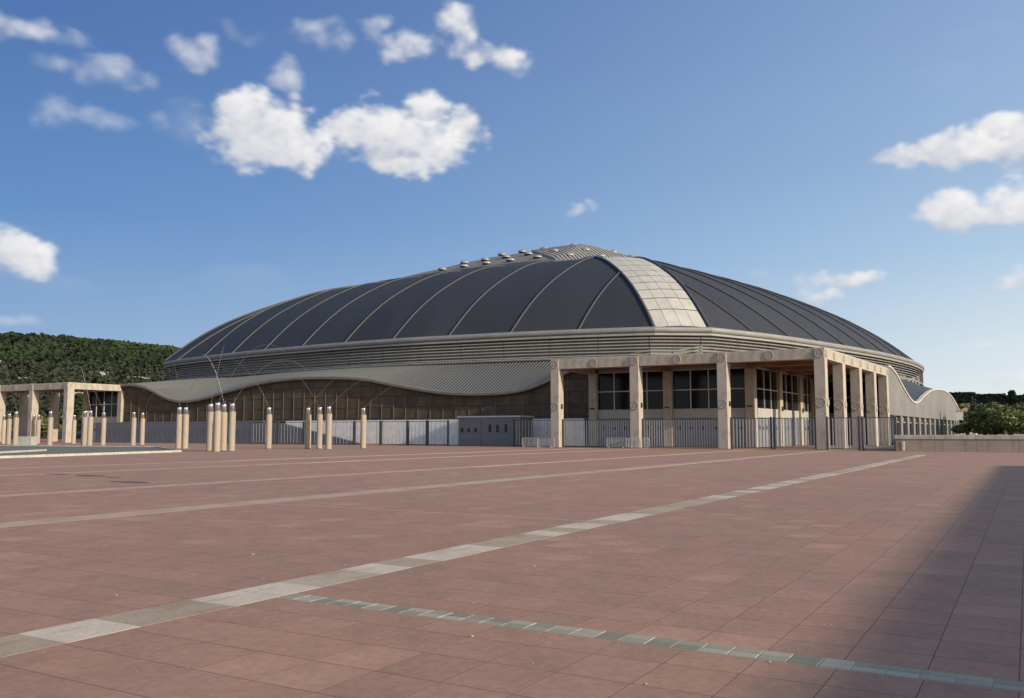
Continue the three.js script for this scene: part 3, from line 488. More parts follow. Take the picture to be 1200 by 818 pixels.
{
  // right wall: white wave over a recessed glazed gallery
  const rw = grp('right_wall', arena);
  mesh('wave_wall', gridG(120, 3, (s, t) => { const q = lerp(32.6, 110, s), p = sideP(q); return [p[0], lerp(3.92, Math.max(3.95, waveR(q)), t), p[1]]; }, (s, t, p) => [p[2], p[1]]), M.waveClad, rw);
  mesh('wave_wall_back', gridG(120, 1, (s, t) => { const q = lerp(32.6, 110, s), p = sideP(q, -0.3); return [p[0], lerp(3.92, Math.max(3.95, waveR(q)), t), p[1]]; }), M.waveClad, rw);
  mesh('wave_rim', sweepG(waveRPath(100), [[-0.4, -0.05], [0.14, -0.05], [0.16, 0.12], [-0.4, 0.12]]), M.rimWhite, rw);
  mesh('soffit', gridG(20, 1, (s, t) => { const p = sideP(lerp(32.6, 110, s), -3.2 * t); return [p[0], 3.92, p[1]]; }), M.slat, rw);
  const W = (s0, s1, off0, off1, y0, y1, name, m) => { const g = new THREE.BoxGeometry(off1 - off0, y1 - y0, s1 - s0); const c = sideP((s0 + s1) / 2, (off0 + off1) / 2); g.rotateY(-SPL); g.translate(c[0], (y0 + y1) / 2, -c[1]); mesh(name, uvm(g), m, rw); };
  W(32.6, 110, -2.0, -1.8, 0.4, 3.9, 'gallery_glass', M.glassGrey);
  for (let s = 36; s < 110; s += 5.2) {
    W(s, s + 1.5, -0.55, -0.1, 0.3, 3.9, 'pier', M.waveClad);
    for (const q of [2.2, 3.6, 4.4]) W(s + q, s + q + 0.12, -0.5, -0.38, 0.3, 3.9, 'mullion', M.railDark);
    W(s + 1.5, s + 5.2, -0.5, -0.4, 3.0, 3.14, 'transom', M.frame);
    W(s + 2.6, s + 4.2, -0.52, -0.42, 3.25, 3.72, 'light_box', M.frame);
  }
}
// porticoes
function medallion(parent, u, v, y, face, r = 0.48) {
  const g = new THREE.LatheGeometry([[0, 0.05], [0.12, 0.05], [0.14, 0.06], [0.2, 0.06], [0.22, 0.045], [0.4, 0.05], [0.41, 0.07], [0.46, 0.07], [0.48, 0.03], [0.48, -0.04]].map((p) => new THREE.Vector2(p[0] * r / 0.48, p[1])), 20);
  g.rotateX(Math.PI / 2); const o = mesh('medallion', uvm(g), M.stoneDark, parent); o.position.set(u, y, -v);
  if (face === 'side') o.rotation.y = Math.PI / 2 - SPL; return o;   // lathe faces the plaza by default (+z)
}
const colG = uvm(new RoundedBoxGeometry(1.06, 9.93, 1.2, 2, 0.05).translate(0, 4.965, 0));
const colShort = uvm(new RoundedBoxGeometry(1.06, 8.86, 1.2, 2, 0.05).translate(0, 4.43, 0));
const lampG = new RoundedBoxGeometry(0.16, 0.55, 0.28, 2, 0.07);
function facadeBay(parent, a, b, at, frames, R) {
  // a..b along the wall; at(s, off) gives [u, v]; off > 0 towards the outside
  const W = (name, s0, s1, o0, o1, y0, y1, m) => { const p0 = at(s0, 0), p1 = at(s1, 0), ang = Math.atan2(-(p1[1] - p0[1]), p1[0] - p0[0]); const g = new THREE.BoxGeometry(s1 - s0, y1 - y0, Math.abs(o1 - o0)); const c = at((s0 + s1) / 2, (o0 + o1) / 2); g.rotateY(-ang); g.translate(c[0], (y0 + y1) / 2, -c[1]); return mesh(name, uvm(g), m, parent); };
  const n = frames, w = (b - a) / n;
  for (let k = 0; k < n; k++) {
    for (const [y0, y1] of [[4.46, 6.58], [6.68, 8.92]]) W('window_pane', a + k * w + 0.05, a + (k + 1) * w - 0.05, -0.12, -0.08, y0, y1, M.glass);
    if (k) W('window_mullion', a + k * w - 0.06, a + k * w + 0.06, -0.1, 0.03, 4.4, 8.95, M.frame);
  }
  W('window_transom', a, b, -0.1, 0.04, 6.57, 6.69, M.frame);
  W('window_head', a, b, -0.15, 0.05, 8.9, 9.05, M.frame);
  W('wall_panel', a, b, -0.15, 0.02, 3.36, 4.42, M.panel);
  const nd = Math.max(3, Math.round((b - a) / 1.35)), dw = (b - a) / nd;
  for (let k = 0; k < nd; k++) { const d = W('door', a + k * dw + 0.02, a + (k + 1) * dw - 0.02, -0.14, -0.02, 0.03, 3.32, M.door); W('door_sign', a + (k + 0.5) * dw - 0.16, a + (k + 0.5) * dw + 0.16, -0.02, 0.01, 2.0, 2.0 + (k % 2 ? 0.3 : 0.42), M.black); }
  W('wall_core', a - 0.5, b + 0.5, -0.5, -0.2, 0, 9.3, M.dark);
}
{
  const po = grp('corner_portico', arena), R = rng(91);
  const uc = [-46.25, -36.6, -26.95, -17.28];
  for (const u of uc) { const c = mesh('column', colG, M.stone, po); c.position.set(u, 0, -90.1); medallion(po, u, 89.49, 4.57, 'front', 0.5); medallion(po, u, 89.49, 9.36, 'front', 0.46); }
  for (let k = 0; k < 3; k++) { medallion(po, (uc[k] + uc[k + 1]) / 2, 89.56, 9.36, 'front', 0.46); mesh('front_beam', boxG(uc[k] + 0.53, uc[k + 1] - 0.53, 8.82, 9.9, 89.56, 90.65, 0.03), M.stone, po); }
  // side row on the splayed line
  const ss = [7.5, 15.6, 23.7, 31.6];
  let prev = 1.2;
  for (const s of ss) {
    const p = sideP(s + 0.6, -0.53), c = mesh('column', colG, M.stone, po); c.position.set(p[0], 0, -p[1]); c.rotation.y = -SPL;
    const q0 = sideP(prev, -0.53), q1 = sideP(s, -0.53), L = s - prev, g = new RoundedBoxGeometry(1.0, 1.08, L, 2, 0.03); g.rotateY(-SPL); g.translate((q0[0] + q1[0]) / 2, 9.36, -(q0[1] + q1[1]) / 2); mesh('side_beam', uvm(g), M.stone, po);
    prev = s + 1.2;
    const d = sideP(s + 0.02, -0.53); medallion(po, d[0], d[1] - 0.03, 4.57, 'front', 0.5);
    for (const y of [4.57, 9.36]) { const e = sideP(s + 0.6, 0.005); medallion(po, e[0], e[1], y, 'side', 0.4); }
    const e = sideP(s - 3.45, 0.005 - 0.03); medallion(po, e[0], e[1], 9.36, 'side', 0.4);
  }
  { const e = sideP(0.6, 0.005); medallion(po, e[0], e[1], 4.57, 'side', 0.4); medallion(po, e[0], e[1], 9.36, 'side', 0.4); }
  // inner columns on the wall line, corner pier, end beam
  for (const u of [-46.2, -36.55, -26.85]) { const c = mesh('inner_column', colShort, M.stone, po); c.position.set(u, 0, -100.1); const l = mesh('wall_lamp', lampG, M.black, po); l.position.set(u, 4.6, -99.42); l.rotation.z = Math.PI / 2; }
  for (const u of uc.slice(0, 3)) { const l = mesh('wall_lamp', lampG, M.black, po); l.position.set(u + 0.6, 4.6, -90.1); }
  mesh('end_beam', boxG(-46.78, -45.72, 8.82, 9.9, 90.7, 99.5, 0.03), M.stone, po);
  // ceiling of dark reddish boards and cross beams, stone slab above
  const shp = (y, o, m, name, th) => { const a = sideP(33, -o); const s = new THREE.Shape([[-46.7 + o * 0.2, 89.8 + o], [-16.9 - o, 89.8 + o], [a[0], a[1]], [-25.3, a[1]], [-26.3, 100], [-46.7 + o * 0.2, 100]].map((p) => new THREE.Vector2(p[0], p[1]))); const g = new THREE.ExtrudeGeometry(s, { depth: th, bevelEnabled: false }); g.rotateX(-Math.PI / 2); g.translate(0, y, 0); return mesh(name, uvm(g), m, po); };
  shp(9.3, 0.9, M.ceiling, 'ceiling', 0.15); shp(9.52, 0.35, M.stone, 'roof_slab', 0.3);
  for (const u of [-36.55, -26.85]) mesh('ceiling_beam', boxG(u - 0.45, u + 0.45, 8.85, 9.3, 90.7, 99.5), M.ceiling, po);
  for (const s of ss.slice(0, 3)) { const p = sideP(s + 0.6, -1.06); mesh('ceiling_beam', boxG(-25.9, p[0], 8.85, 9.3, p[1] - 0.45, p[1] + 0.45), M.ceiling, po); }
  // walls behind the columns
  const fa = grp('glazed_front', arena);
  facadeBay(fa, -45.65, -37.1, (s, o) => [s, 100 - o], 4, R);
  facadeBay(fa, -36.0, -27.4, (s, o) => [s, 100 - o], 4, R);
  const side = (s, o) => [-26.35 + Math.sin(SPL) * s + Math.cos(SPL) * o, 100 + Math.cos(SPL) * s - Math.sin(SPL) * o];
  const fs = grp('glazed_side', arena);
  for (const [a, b] of [[0.8, 8.6], [9.7, 17.8], [18.8, 24.2], [25.2, 32.2]]) facadeBay(fs, a, b, side, 3, R);
  { const a = side(32.6, 0), b = sideP(33.2, -0.6); facadeBay(fs, 0.1, b[0] - a[0] - 0.2, (s, o) => [a[0] + s, a[1] - o], 4, R); }
  for (const s of [9.15, 18.3, 24.7]) { const p = side(s, -0.2), c = mesh('pier', colShort, M.stone, fs); c.position.set(p[0], 0, -p[1]); c.rotation.y = -SPL; const q = side(s, 0.45), l = mesh('wall_lamp', lampG, M.black, fs); l.position.set(q[0], 4.5, -q[1]); }
}
{
  // matching portico at the far front corner
  const po = grp('far_portico', arena), R = rng(93);
  const uc = [-136.6, -146.3, -156, -165.7, -175.4];
  for (const u of uc) { const c = mesh('column', colG, M.stone, po); c.position.set(u, 0, -90.1); medallion(po, u, 89.49, 9.36, 'front', 0.46); medallion(po, u, 89.49, 4.57, 'front', 0.5); }
  for (let k = 0; k < 4; k++) { mesh('front_beam', boxG(uc[k + 1] + 0.53, uc[k] - 0.53, 8.82, 9.9, 89.56, 90.65, 0.03), M.stone, po); medallion(po, (uc[k] + uc[k + 1]) / 2, 89.56, 9.36, 'front', 0.46); }
  for (const u of uc) { const c = mesh('inner_column', colShort, M.stone, po); c.position.set(u, 0, -100.1); }
  mesh('end_beam', boxG(-137.1, -136.08, 8.82, 9.9, 90.7, 99.5, 0.03), M.stone, po);
  for (const v of [92.6, 96.5]) { const m = medallion(po, -136.08, v, 9.36, 'side', 0.42); }
  mesh('ceiling', boxG(-175.5, -137, 9.3, 9.45, 90.6, 100), M.ceiling, po);
  mesh('roof_slab', boxG(-175.5, -136.5, 9.5, 9.82, 89.9, 100), M.stone, po);
  const fa = grp('far_glazed_front', arena);
  facadeBay(fa, -145.7, -137.2, (s, o) => [s, 100 - o], 4, R);
}

// ================================================================ FENCES, BOOTH, BARRIERS
function fencePanel(u0, u1, v, label, m = M.fence, top = 3.05, pitch = 0.27, w = 0.09, group) {
  const f = grp('metal_fence'); tag(f, label, 'fence', group); f.position.set(u0, 0, -v);
  const L = u1 - u0, bg = new THREE.BoxGeometry(w, top - 0.12, 0.035), n = Math.floor(L / pitch);
  for (let k = 1; k < n; k++) { const b = mesh('bar', bg, m, f); b.position.set(k * L / n, 0.1 + (top - 0.12) / 2, 0); }
  const rg = new THREE.BoxGeometry(L - 0.1, 0.07, 0.05);
  for (const y of [0.14, top - 0.02]) { const r = mesh('rail', rg, M.fencePost, f); r.position.set(L / 2, y, 0); }
  const pg = new RoundedBoxGeometry(0.2, top + 0.12, 0.2, 2, 0.03);
  for (const x of [0.1, L - 0.1]) { const p = mesh('post', pg, M.fencePost, f); p.position.set(x, (top + 0.12) / 2, 0); }
  return f;
}
fencePanel(-45.7, -37.15, 90.3, 'pale barred gate fence between the two leftmost stone columns of the corner portico');
fencePanel(-36.05, -27.5, 90.3, 'pale barred gate fence filling the middle bay of the corner portico');
fencePanel(-26.4, -22.2, 90.3, 'short barred fence panel joined to a stone column beside the portico corner bay', M.fence, 3.1, 0.3, 0.1);
fencePanel(-22.1, -17.85, 90.3, 'short barred fence panel reaching the corner column of the portico', M.fence, 3.1, 0.3, 0.1);
fencePanel(-16.6, -13.55, 88.2, 'barred fence panel standing right against the outer corner column', M.fence, 3.05, 0.3, 0.1);
fencePanel(-13.45, -10.4, 88.2, 'barred fence panel ending at the low stone retaining wall', M.fence, 3.05, 0.3, 0.1);
{
  const us = [-98, -92.5, -87.6, -82.9, -78.5, -74.0, -69.6, -66.5, -63.2];
  for (let k = 0; k < us.length - 1; k++) fencePanel(us[k], us[k + 1] - 0.02, 93.2, 'thin-barred fence panel with dark posts in front of the white ground floor wall', M.fence, 3.1, 0.6, 0.035, 'fence panels before the white wall');
  fencePanel(-53.1, -46.9, 92, 'barred fence panel between the grey booth and the corner portico', M.fence, 3.1, 0.4, 0.05);
}
{
  const b = grp('ticket_booth'); tag(b, 'pale grey flat-roofed ticket booth with small dark signs on its front', 'booth'); b.position.set(-57.8, 0, -94);
  mesh('body', uvm(new RoundedBoxGeometry(9.0, 3.5, 3.2, 2, 0.05).translate(0, 1.75, -1.6)), M.booth, b);
  mesh('roof', uvm(new RoundedBoxGeometry(9.3, 0.2, 3.5, 2, 0.04).translate(0, 3.62, -1.6)), M.frame, b);
  for (const [x, h] of [[-3.9, 0.55], [-2.9, 0.5], [-1.9, 0.5], [0.2, 0.95], [1.3, 0.9], [2.5, 0.95]]) mesh('sign', uvm(new RoundedBoxGeometry(0.36, h, 0.05, 1, 0.01).translate(x, 2.1 + h / 2 - 0.4, 0.03)), M.black, b);
  for (const x of [-1.0, 3.6]) mesh('door_joint', new THREE.BoxGeometry(0.04, 3.0, 0.02).translate(x, 1.6, 0.012), M.fencePost, b);
}
function barrier(u, v, rot, label) {
  const b = grp('crowd_barrier'); tag(b, label, 'barrier'); b.position.set(u, 0, -v); b.rotation.y = rot;
  const fr = [[0, 0.12], [0, 1.08], [2.2, 1.08], [2.2, 0.12]].map((p) => new THREE.Vector3(p[0], p[1], 0));
  const cp = new THREE.CurvePath(); for (let i = 0; i < 4; i++) cp.add(new THREE.LineCurve3(fr[i], fr[(i + 1) % 4]));
  mesh('frame', new THREE.TubeGeometry(cp, 40, 0.035, 6, true), M.barrier, b);
  const g = new THREE.CylinderGeometry(0.018, 0.018, 0.95, 6);
  for (let k = 1; k < 14; k++) { const r = mesh('bar', g, M.barrier, b); r.position.set(k * 2.2 / 14, 0.6, 0); }
  for (const x of [0.3, 1.9]) mesh('foot', new RoundedBoxGeometry(0.07, 0.12, 0.7, 1, 0.02).translate(x, 0.07, 0), M.barrier, b);
}
barrier(-50.2, 89.0, 0.05, 'metal crowd barrier beside the dark fence left of the portico');
barrier(-48.0, 88.6, -0.06, 'metal crowd barrier touching the leftmost portico column');
barrier(-39.6, 88.9, 0.1, 'metal crowd barrier in the leftmost bay of the portico');
barrier(-37.0, 88.6, 0.5, 'metal crowd barrier leaning at an angle before a portico column');

// grey wall; its dark ramped end stands in for a sloped shadow
{
  const s = new THREE.Shape([[-136, -0.1], [-136, 3.3], [-97, 3.15], [-93, 2.9], [-78.8, 0.15], [-78.8, -0.1]].map((p) => new THREE.Vector2(...p)));
  const g = new THREE.ExtrudeGeometry(s, { depth: 0.35, bevelEnabled: true, bevelSize: 0.03, bevelThickness: 0.03, bevelSegments: 1 }); g.translate(0, 0, -95.2);
  const w = grp('shadow_wall'); tag(w, 'long slate grey wall whose ramped end stands in for a sloped shadow before the wavy front', 'wall');
  mesh('wall_body', uvm(g), M.slate, w); 
  mesh('coping', boxG(-136, -97.2, 3.24, 3.36, 94.8, 95.3, 0.02), M.booth, w);
}

// ================================================================ BOLLARD COLUMNS AND WIRES
const colPts = [[-75.4, 62.0], [-74.9, 62.4], [-64.4, 56.4], [-60.9, 54.1], [-64.0, 57.6], [-61.5, 56.3], [-67.7, 66.9], [-65.0, 69.8], [-62.9, 69.2], [-60.4, 67.8], [-60.7, 73.5], [-99, 67.5], [-96.6, 66.6], [-103, 72.9], [-98, 73.6], [-101, 77.2], [-131, 76.3], [-121.5, 71.5], [-108.5, 64.7], [-128, 79], [-126, 78.5], [-103.5, 66], [-122, 81.5]];
{
  const bodyG = new THREE.LatheGeometry([[0.001, 0], [0.33, 0], [0.33, 0.06], [0.3, 0.1], [0.3, 3.44], [0.28, 3.48], [0.001, 3.48]].map((p) => new THREE.Vector2(...p)), 28);
  const uvb = bodyG.attributes.uv; for (let i = 0; i < uvb.count; i++) uvb.setXY(i, uvb.getX(i) * 1.9, uvb.getY(i) * 3.5);
  const capG = new THREE.LatheGeometry([[0.001, 3.48], [0.235, 3.48], [0.235, 4.2], [0.2, 4.24], [0.001, 4.24]].map((p) => new THREE.Vector2(...p)), 28);
  const seat = new THREE.LatheGeometry([[0.24, 3.47], [0.27, 3.47], [0.27, 3.53], [0.24, 3.53]].map((p) => new THREE.Vector2(...p)), 24);
  const R = rng(41), bollM = [M.bollard, M.bollard.clone(), M.bollard.clone()]; bollM[1].color.setRGB(0.42, 0.335, 0.24); bollM[2].color.setRGB(0.37, 0.31, 0.245);
  colPts.forEach(([u, v], i) => {
    const left = u < -90;
    const c = grp('stone_post'); tag(c, left ? 'round beige stone post with steel top by the low white-edged basin' : u < -70 ? 'one of a pair of round beige posts with steel tops' : v < 60 ? 'round beige stone post with steel top in the close cluster of four' : 'round beige stone post with steel top standing before the white wall', 'post', left ? 'stone posts around the basin' : u < -70 ? 'paired stone posts' : v < 60 ? 'clustered four stone posts' : 'stone posts before the white wall');
    c.position.set(u, 0, -v); c.rotation.y = R() * 6;
    const m = bollM[i % 3]; mesh('shaft', bodyG, m, c); mesh('steel_top', capG, M.steel, c); mesh('collar', seat, M.stoneDark, c);
  });
  // thin bent steel wires springing from the posts
  const W = (a, b, h, bend = 0) => {
    const p = colPts[a], e = b; const pts = []; for (let k = 0; k <= 8; k++) { const t = k / 8; pts.push([lerp(p[0], e[0], t) + bend * Math.sin(t * Math.PI), lerp(4.2, e[2], t) + h * 4 * t * (1 - t), lerp(p[1], e[1], t)]); }
    const o = mesh('bent_wire', tubeG(pts, 0.015, 5, 30), M.wire); tag(o, 'thin pale bent steel wire rising from the stone posts', 'wire', 'bent wires over the posts');
  };
  W(0, [-78, 63, 9.2], 1); W(1, [-70, 60, 6.4], 1.4); W(2, [-63.6, 57, 9.6], 0.4); W(4, [-65.4, 56, 8.8], 1.2); W(3, [-55, 56, 8.5], 2.4); W(5, [-56, 60, 7.2], 2.2);
  W(6, [-73, 66, 9.5], 1.1); W(7, [-58, 72, 8.6], 1.4); W(8, [-70, 69, 9.4], 1.2); W(9, [-52, 70, 6.9], 1.6); W(10, [-52, 76, 6.8], 1.5);
  W(12, [-98, 66, 9.6], 0.3); W(13, [-108, 72, 9.5], 1); W(18, [-116, 66, 9.4], 2.0); W(21, [-96, 68, 8.2], 2.0); W(17, [-112, 76, 10], 2.6); W(15, [-94, 75, 7], 1.2);
}
// low basin with white rims at the left
{
  const b = grp('basin'); tag(b, 'low shallow basin with white stone rims and grey-green floor', 'basin');
  const poly = [[-56.5, 30], [-63, 52], [-84, 66], [-112, 62], [-118, 40]];
  const sh = new THREE.Shape(poly.map((p) => new THREE.Vector2(p[0], p[1])));
  const g = new THREE.ShapeGeometry(sh).rotateX(-Math.PI / 2).translate(0, 0.05, 0); mesh('floor', uvm(g), M.water, b);
  const pth = (pts) => pts.map((p, i) => { const a = pts[Math.max(0, i - 1)], e = pts[Math.min(pts.length - 1, i + 1)], L = Math.hypot(e[0] - a[0], e[1] - a[1]); return { u: p[0], v: p[1], y: 0, nu: (e[1] - a[1]) / L, nv: -(e[0] - a[0]) / L }; });
  const edge = (a, c, n, h) => { for (let k = 0; k < n; k++) { const p = [lerp(a[0], c[0], k / n), lerp(a[1], c[1], k / n)], q = [lerp(a[0], c[0], (k + 0.985) / n), lerp(a[1], c[1], (k + 0.985) / n)]; mesh('rim_stone', sweepG(pth([p, q]), [[-0.1, -0.012], [0.12, -0.012], [0.12, h - 0.03], [0.09, h], [-0.1, h]]), M.copR, b); } };
  edge([-56.5, 30], [-63, 52], 8, 0.16); edge([-63, 52], [-84, 66], 8, 0.14); edge([-84, 66], [-112, 62], 7, 0.16); edge([-66, 36], [-75, 47.5], 4, 0.2);
  const k = mesh('concrete_block', uvm(new RoundedBoxGeometry(2.0, 1.15, 1.2, 2, 0.04).translate(0, 0.57, 0)), mat(0.42, 0.41, 0.38, { map: rep(T_stone, 0.4) })); k.position.set(-114, 0, -69.6); k.rotation.y = 0.4; tag(k, 'square pale concrete block standing among the stone posts', 'block');
}

// ================================================================ RIGHT: TERRACE, WALL, PLANTS
{
  structure(mesh('terrace', boxG(-10.2, 90, -0.2, 1.32, 87.2, 230), M.terrace));
  structure(mesh('terrace_walk', boxG(-13.5, -10.3, -0.2, 1.25, 124, 215), M.terrace));
  const w = grp('retaining_wall'); tag(w, 'low brown stone retaining wall with pale coping at the plaza edge', 'wall');
  for (let k = 0; k < 16; k++) { mesh('wall_block', boxG(-10.3 + k * 3.2 + 0.008, -10.3 + (k + 1) * 3.2 - 0.008, -0.05, 1.08, 86, 87, 0.015), M.wallR, w); mesh('coping', boxG(-10.36 + k * 3.2 + 0.006, -10.36 + (k + 1) * 3.2 - 0.006, 1.08, 1.44, 85.93, 87.25, 0.03), M.copR, w); }
  const box = grp('waste_bin'); tag(box, 'small dark waste bin by the end of the retaining wall', 'bin'); box.position.set(-9.7, 0, -85.5);
  mesh('body', new THREE.CylinderGeometry(0.26, 0.22, 0.75, 16).translate(0, 0.45, 0), M.stoneDark, box); mesh('rim', new THREE.TorusGeometry(0.26, 0.03, 8, 20).rotateX(Math.PI / 2).translate(0, 0.84, 0), M.barrier, box);
}
// leaf clouds
function leafCloud(n, size, seed, shapeFn, cols) {
  const R = rng(seed), pos = new Float32Array(n * 18), col = new Float32Array(n * 18), q = new THREE.Quaternion(), e = new THREE.Euler(), v = new THREE.Vector3();
  for (let i = 0; i < n; i++) {
    const c = shapeFn(R), s = size * (0.6 + 0.8 * R()); e.set((R() - 0.5) * 2.4, R() * 6.28, (R() - 0.5) * 2.4); q.setFromEuler(e);
    const k = cols[Math.floor(R() * cols.length)], t = 0.75 + 0.5 * R();
    const quad = [[-0.5, 0, 0.1], [0.1, 0.12, -0.55], [0.5, 0, 0.0], [-0.5, 0, 0.1], [0.5, 0, 0], [0.0, -0.08, 0.55]];
    quad.forEach((p, j) => { v.set(p[0] * s, p[1] * s, p[2] * s).applyQuaternion(q); const o = i * 18 + j * 3; pos[o] = c[0] + v.x; pos[o + 1] = c[1] + v.y; pos[o + 2] = c[2] + v.z; col[o] = k[0] * t; col[o + 1] = k[1] * t; col[o + 2] = k[2] * t; });
  }
  const g = new THREE.BufferGeometry(); g.setAttribute('position', new THREE.BufferAttribute(pos, 3)); g.setAttribute('color', new THREE.BufferAttribute(col, 3)); g.computeVertexNormals(); return g;
}
function lumpy(rx, ry, rz, lobes, seed) {          // crown volume: several lobes of different size round the centre
  const R = rng(seed), L = []; for (let k = 0; k < lobes; k++) { const a = R() * 6.28, h = (R() - 0.35) * 1.3, d = 0.25 + 0.5 * R(); L.push([Math.cos(a) * d * rx, h * ry * 0.6, Math.sin(a) * d * rz, 0.32 + 0.3 * R()]); }
  return (R2) => { const l = L[Math.floor(R2() * L.length)]; let x, y, z, d; do { x = R2() * 2 - 1; y = R2() * 2 - 1; z = R2() * 2 - 1; d = x * x + y * y + z * z; } while (d > 1); const s = l[3] * (d < 0.35 ? 1.25 : 1); return [l[0] + x * rx * s, l[1] + y * ry * s, l[2] + z * rz * s]; };
}
const G1 = [[0.12, 0.14, 0.04], [0.15, 0.165, 0.05], [0.10, 0.12, 0.035]], G2 = [[0.12, 0.135, 0.05], [0.10, 0.12, 0.045], [0.14, 0.15, 0.065]], G3 = [[0.035, 0.048, 0.02], [0.048, 0.062, 0.028]];
const white3 = leafMat(1, 1, 1);
function tree(name, label, cat, u, v, y0, H, rx, rz, crown0, cols, n, leaf, seed, group) {
  const t = grp(name); tag(t, label, cat, group); t.position.set(u, y0, -v);
  const R = rng(seed), ch = H - crown0;
  const tr = [new THREE.CylinderGeometry(0.06 * rx, 0.1 * rx + 0.03, crown0 + ch * 0.4, 7).translate(0, (crown0 + ch * 0.4) / 2, 0)];
  for (let k = 0; k < 4; k++) { const a = k * 1.6 + R(); tr.push(new THREE.CylinderGeometry(0.02 * rx, 0.045 * rx, ch * 0.6, 5).translate(0, ch * 0.3, 0).rotateZ(0.6).rotateY(a).translate(0, crown0 * 0.8, 0)); }
  mesh('trunk', mergeGeometries(tr), M.trunk, t);
  mesh('crown', leafCloud(n, leaf, seed + 5, ((f) => (r) => { const p = f(r); return [p[0], p[1] + crown0 + ch * 0.5, p[2]]; })(lumpy(rx, ch / 2 * 1.15, rz, 11, seed + 9)), cols), white3, t);
}
{
  // dark bushes on the terrace behind the retaining wall
  const bs = [[-5.9, 112, 1.7, 1.9, 'low dark bush at the end of the terrace path'], [-4.0, 108, 2.5, 2.0, 'dark rounded bush on the terrace beside the path'], [-1.6, 106, 2.9, 2.2, 'broad dark bush on the terrace behind the retaining wall'], [0.9, 108, 2.6, 2.4, 'tall dark bush on the terrace behind the retaining wall'], [4, 106, 2.8, 2.4, 'dark bush at the far right end of the terrace hedge'], [-3.2, 116, 2.9, 2.0, 'dark bush behind the front row on the terrace']];
  bs.forEach(([u, v, h, r, l], i) => tree('bush', l, 'bush', u, v, 1.3, h, r, r, 0.1, i % 3 === 1 ? G1.concat(G3) : G1, 4200, 0.26, 300 + i * 7));
  // paler trees further back
  const ts = [[-6.5, 172, 5.4, 3.0], [-3.4, 165, 5.0, 3.4], [0.2, 170, 5.6, 3.6], [4.2, 168, 5.2, 3.4]];
  ts.forEach(([u, v, h, r], i) => tree('pale_tree', 'pale olive green tree in the row behind the dark bushes', 'tree', u, v, 1.2, h, r, r, 0.4, G2, 3800, 0.36, 400 + i * 9, 'pale trees behind the bushes'));
  tree('cypress', 'narrow dark cypress beside the pale house', 'tree', -7.9, 168, 1.2, 6.1, 0.55, 0.55, 0.2, G3, 2200, 0.25, 470);
  tree('cypress', 'short dark conifer standing left of the paler trees', 'tree', -7.1, 166, 1.2, 4.6, 0.6, 0.6, 0.2, G3, 1800, 0.25, 478);
  // house
  const h = grp('pale_house'); tag(h, 'small pale house half hidden by trees beyond the arena', 'house'); h.position.set(-10.2, 0, -192);
  mesh('wall', uvm(new THREE.BoxGeometry(3.4, 5.6, 4).translate(0, 2.8, 0)), M.white, h); mesh('roof', uvm(new THREE.CylinderGeometry(0.05, 2.7, 1.0, 4).rotateY(Math.PI / 4).translate(0, 6.0, 0)), mat(0.35, 0.2, 0.13), h);
  for (const x of [-0.8, 0.8]) mesh('window', new THREE.BoxGeometry(0.6, 0.9, 0.1).translate(x, 3.6, 2.02), M.glass, h);
  // far clipped hedge blocks on a green bank
  structure(mesh('far_bank', gridG(30, 6, (s, t) => [lerp(-40, 160, s), 0.3 + 8.0 * sstep(0, 1, t) + Math.sin(s * 23) * 0.3, lerp(235, 300, t)]), mat(0.075, 0.085, 0.04, { map: rep(T_pave, 0.1) })));
  const hb = [[-26, -13.5, 13.6], [-13.2, -5.5, 12.9], [-5.2, 4.5, 12.4], [4.8, 20, 12.8]];
  hb.forEach(([a, b, top], i) => {
    const g = grp('clipped_hedge'); tag(g, ['dark clipped tall hedge block nearest the arena roof edge', 'dark clipped hedge block second from the arena', 'dark clipped hedge block beside the pointed conifers', 'dark clipped hedge block at the far end of the row'][i], 'hedge'); g.position.set((a + b) / 2, 7.4, -301);
    const w = b - a, hh = top - 7.4; mesh('foliage', leafCloud(5200, 0.7, 500 + i, (r) => { const f = r(); return f < 0.6 ? [(r() - 0.5) * w, r() * hh, (r() < 0.5 ? 1 : -1) * 1.5 * (0.8 + 0.2 * r())] : f < 0.85 ? [(r() - 0.5) * w, hh * (0.95 + 0.05 * r()), (r() - 0.5) * 3] : [(r() - 0.5) * w, r() * hh, (r() - 0.5) * 3]; }, [[0.035, 0.038, 0.030], [0.045, 0.048, 0.038]]), white3, g);
  });
  tree('conifer', 'pointed dark conifer rising over the clipped hedge', 'tree', -3.4, 292, 7, 6.8, 1.2, 1.2, 0.4, G3, 1800, 0.5, 520); tree('conifer', 'second pointed conifer behind the bank, wider', 'tree', 0.4, 290, 7, 6.2, 2.0, 2.0, 0.4, G3, 2000, 0.5, 524);
  // shrubs on the bank
  const R = rng(88), gs = leafCloud(14000, 0.8, 530, (r) => { const t = r(), s = r(); return [lerp(-34, 60, s), 0.6 + 8.0 * sstep(0, 1, t) + r() * 1.6, -lerp(236, 299, t)]; }, G1.concat([[0.09, 0.10, 0.045]]));
  tag(stuff(mesh('bank_shrubs', gs, white3)), 'green shrubs covering the bank below the clipped hedge', 'shrubs');
}

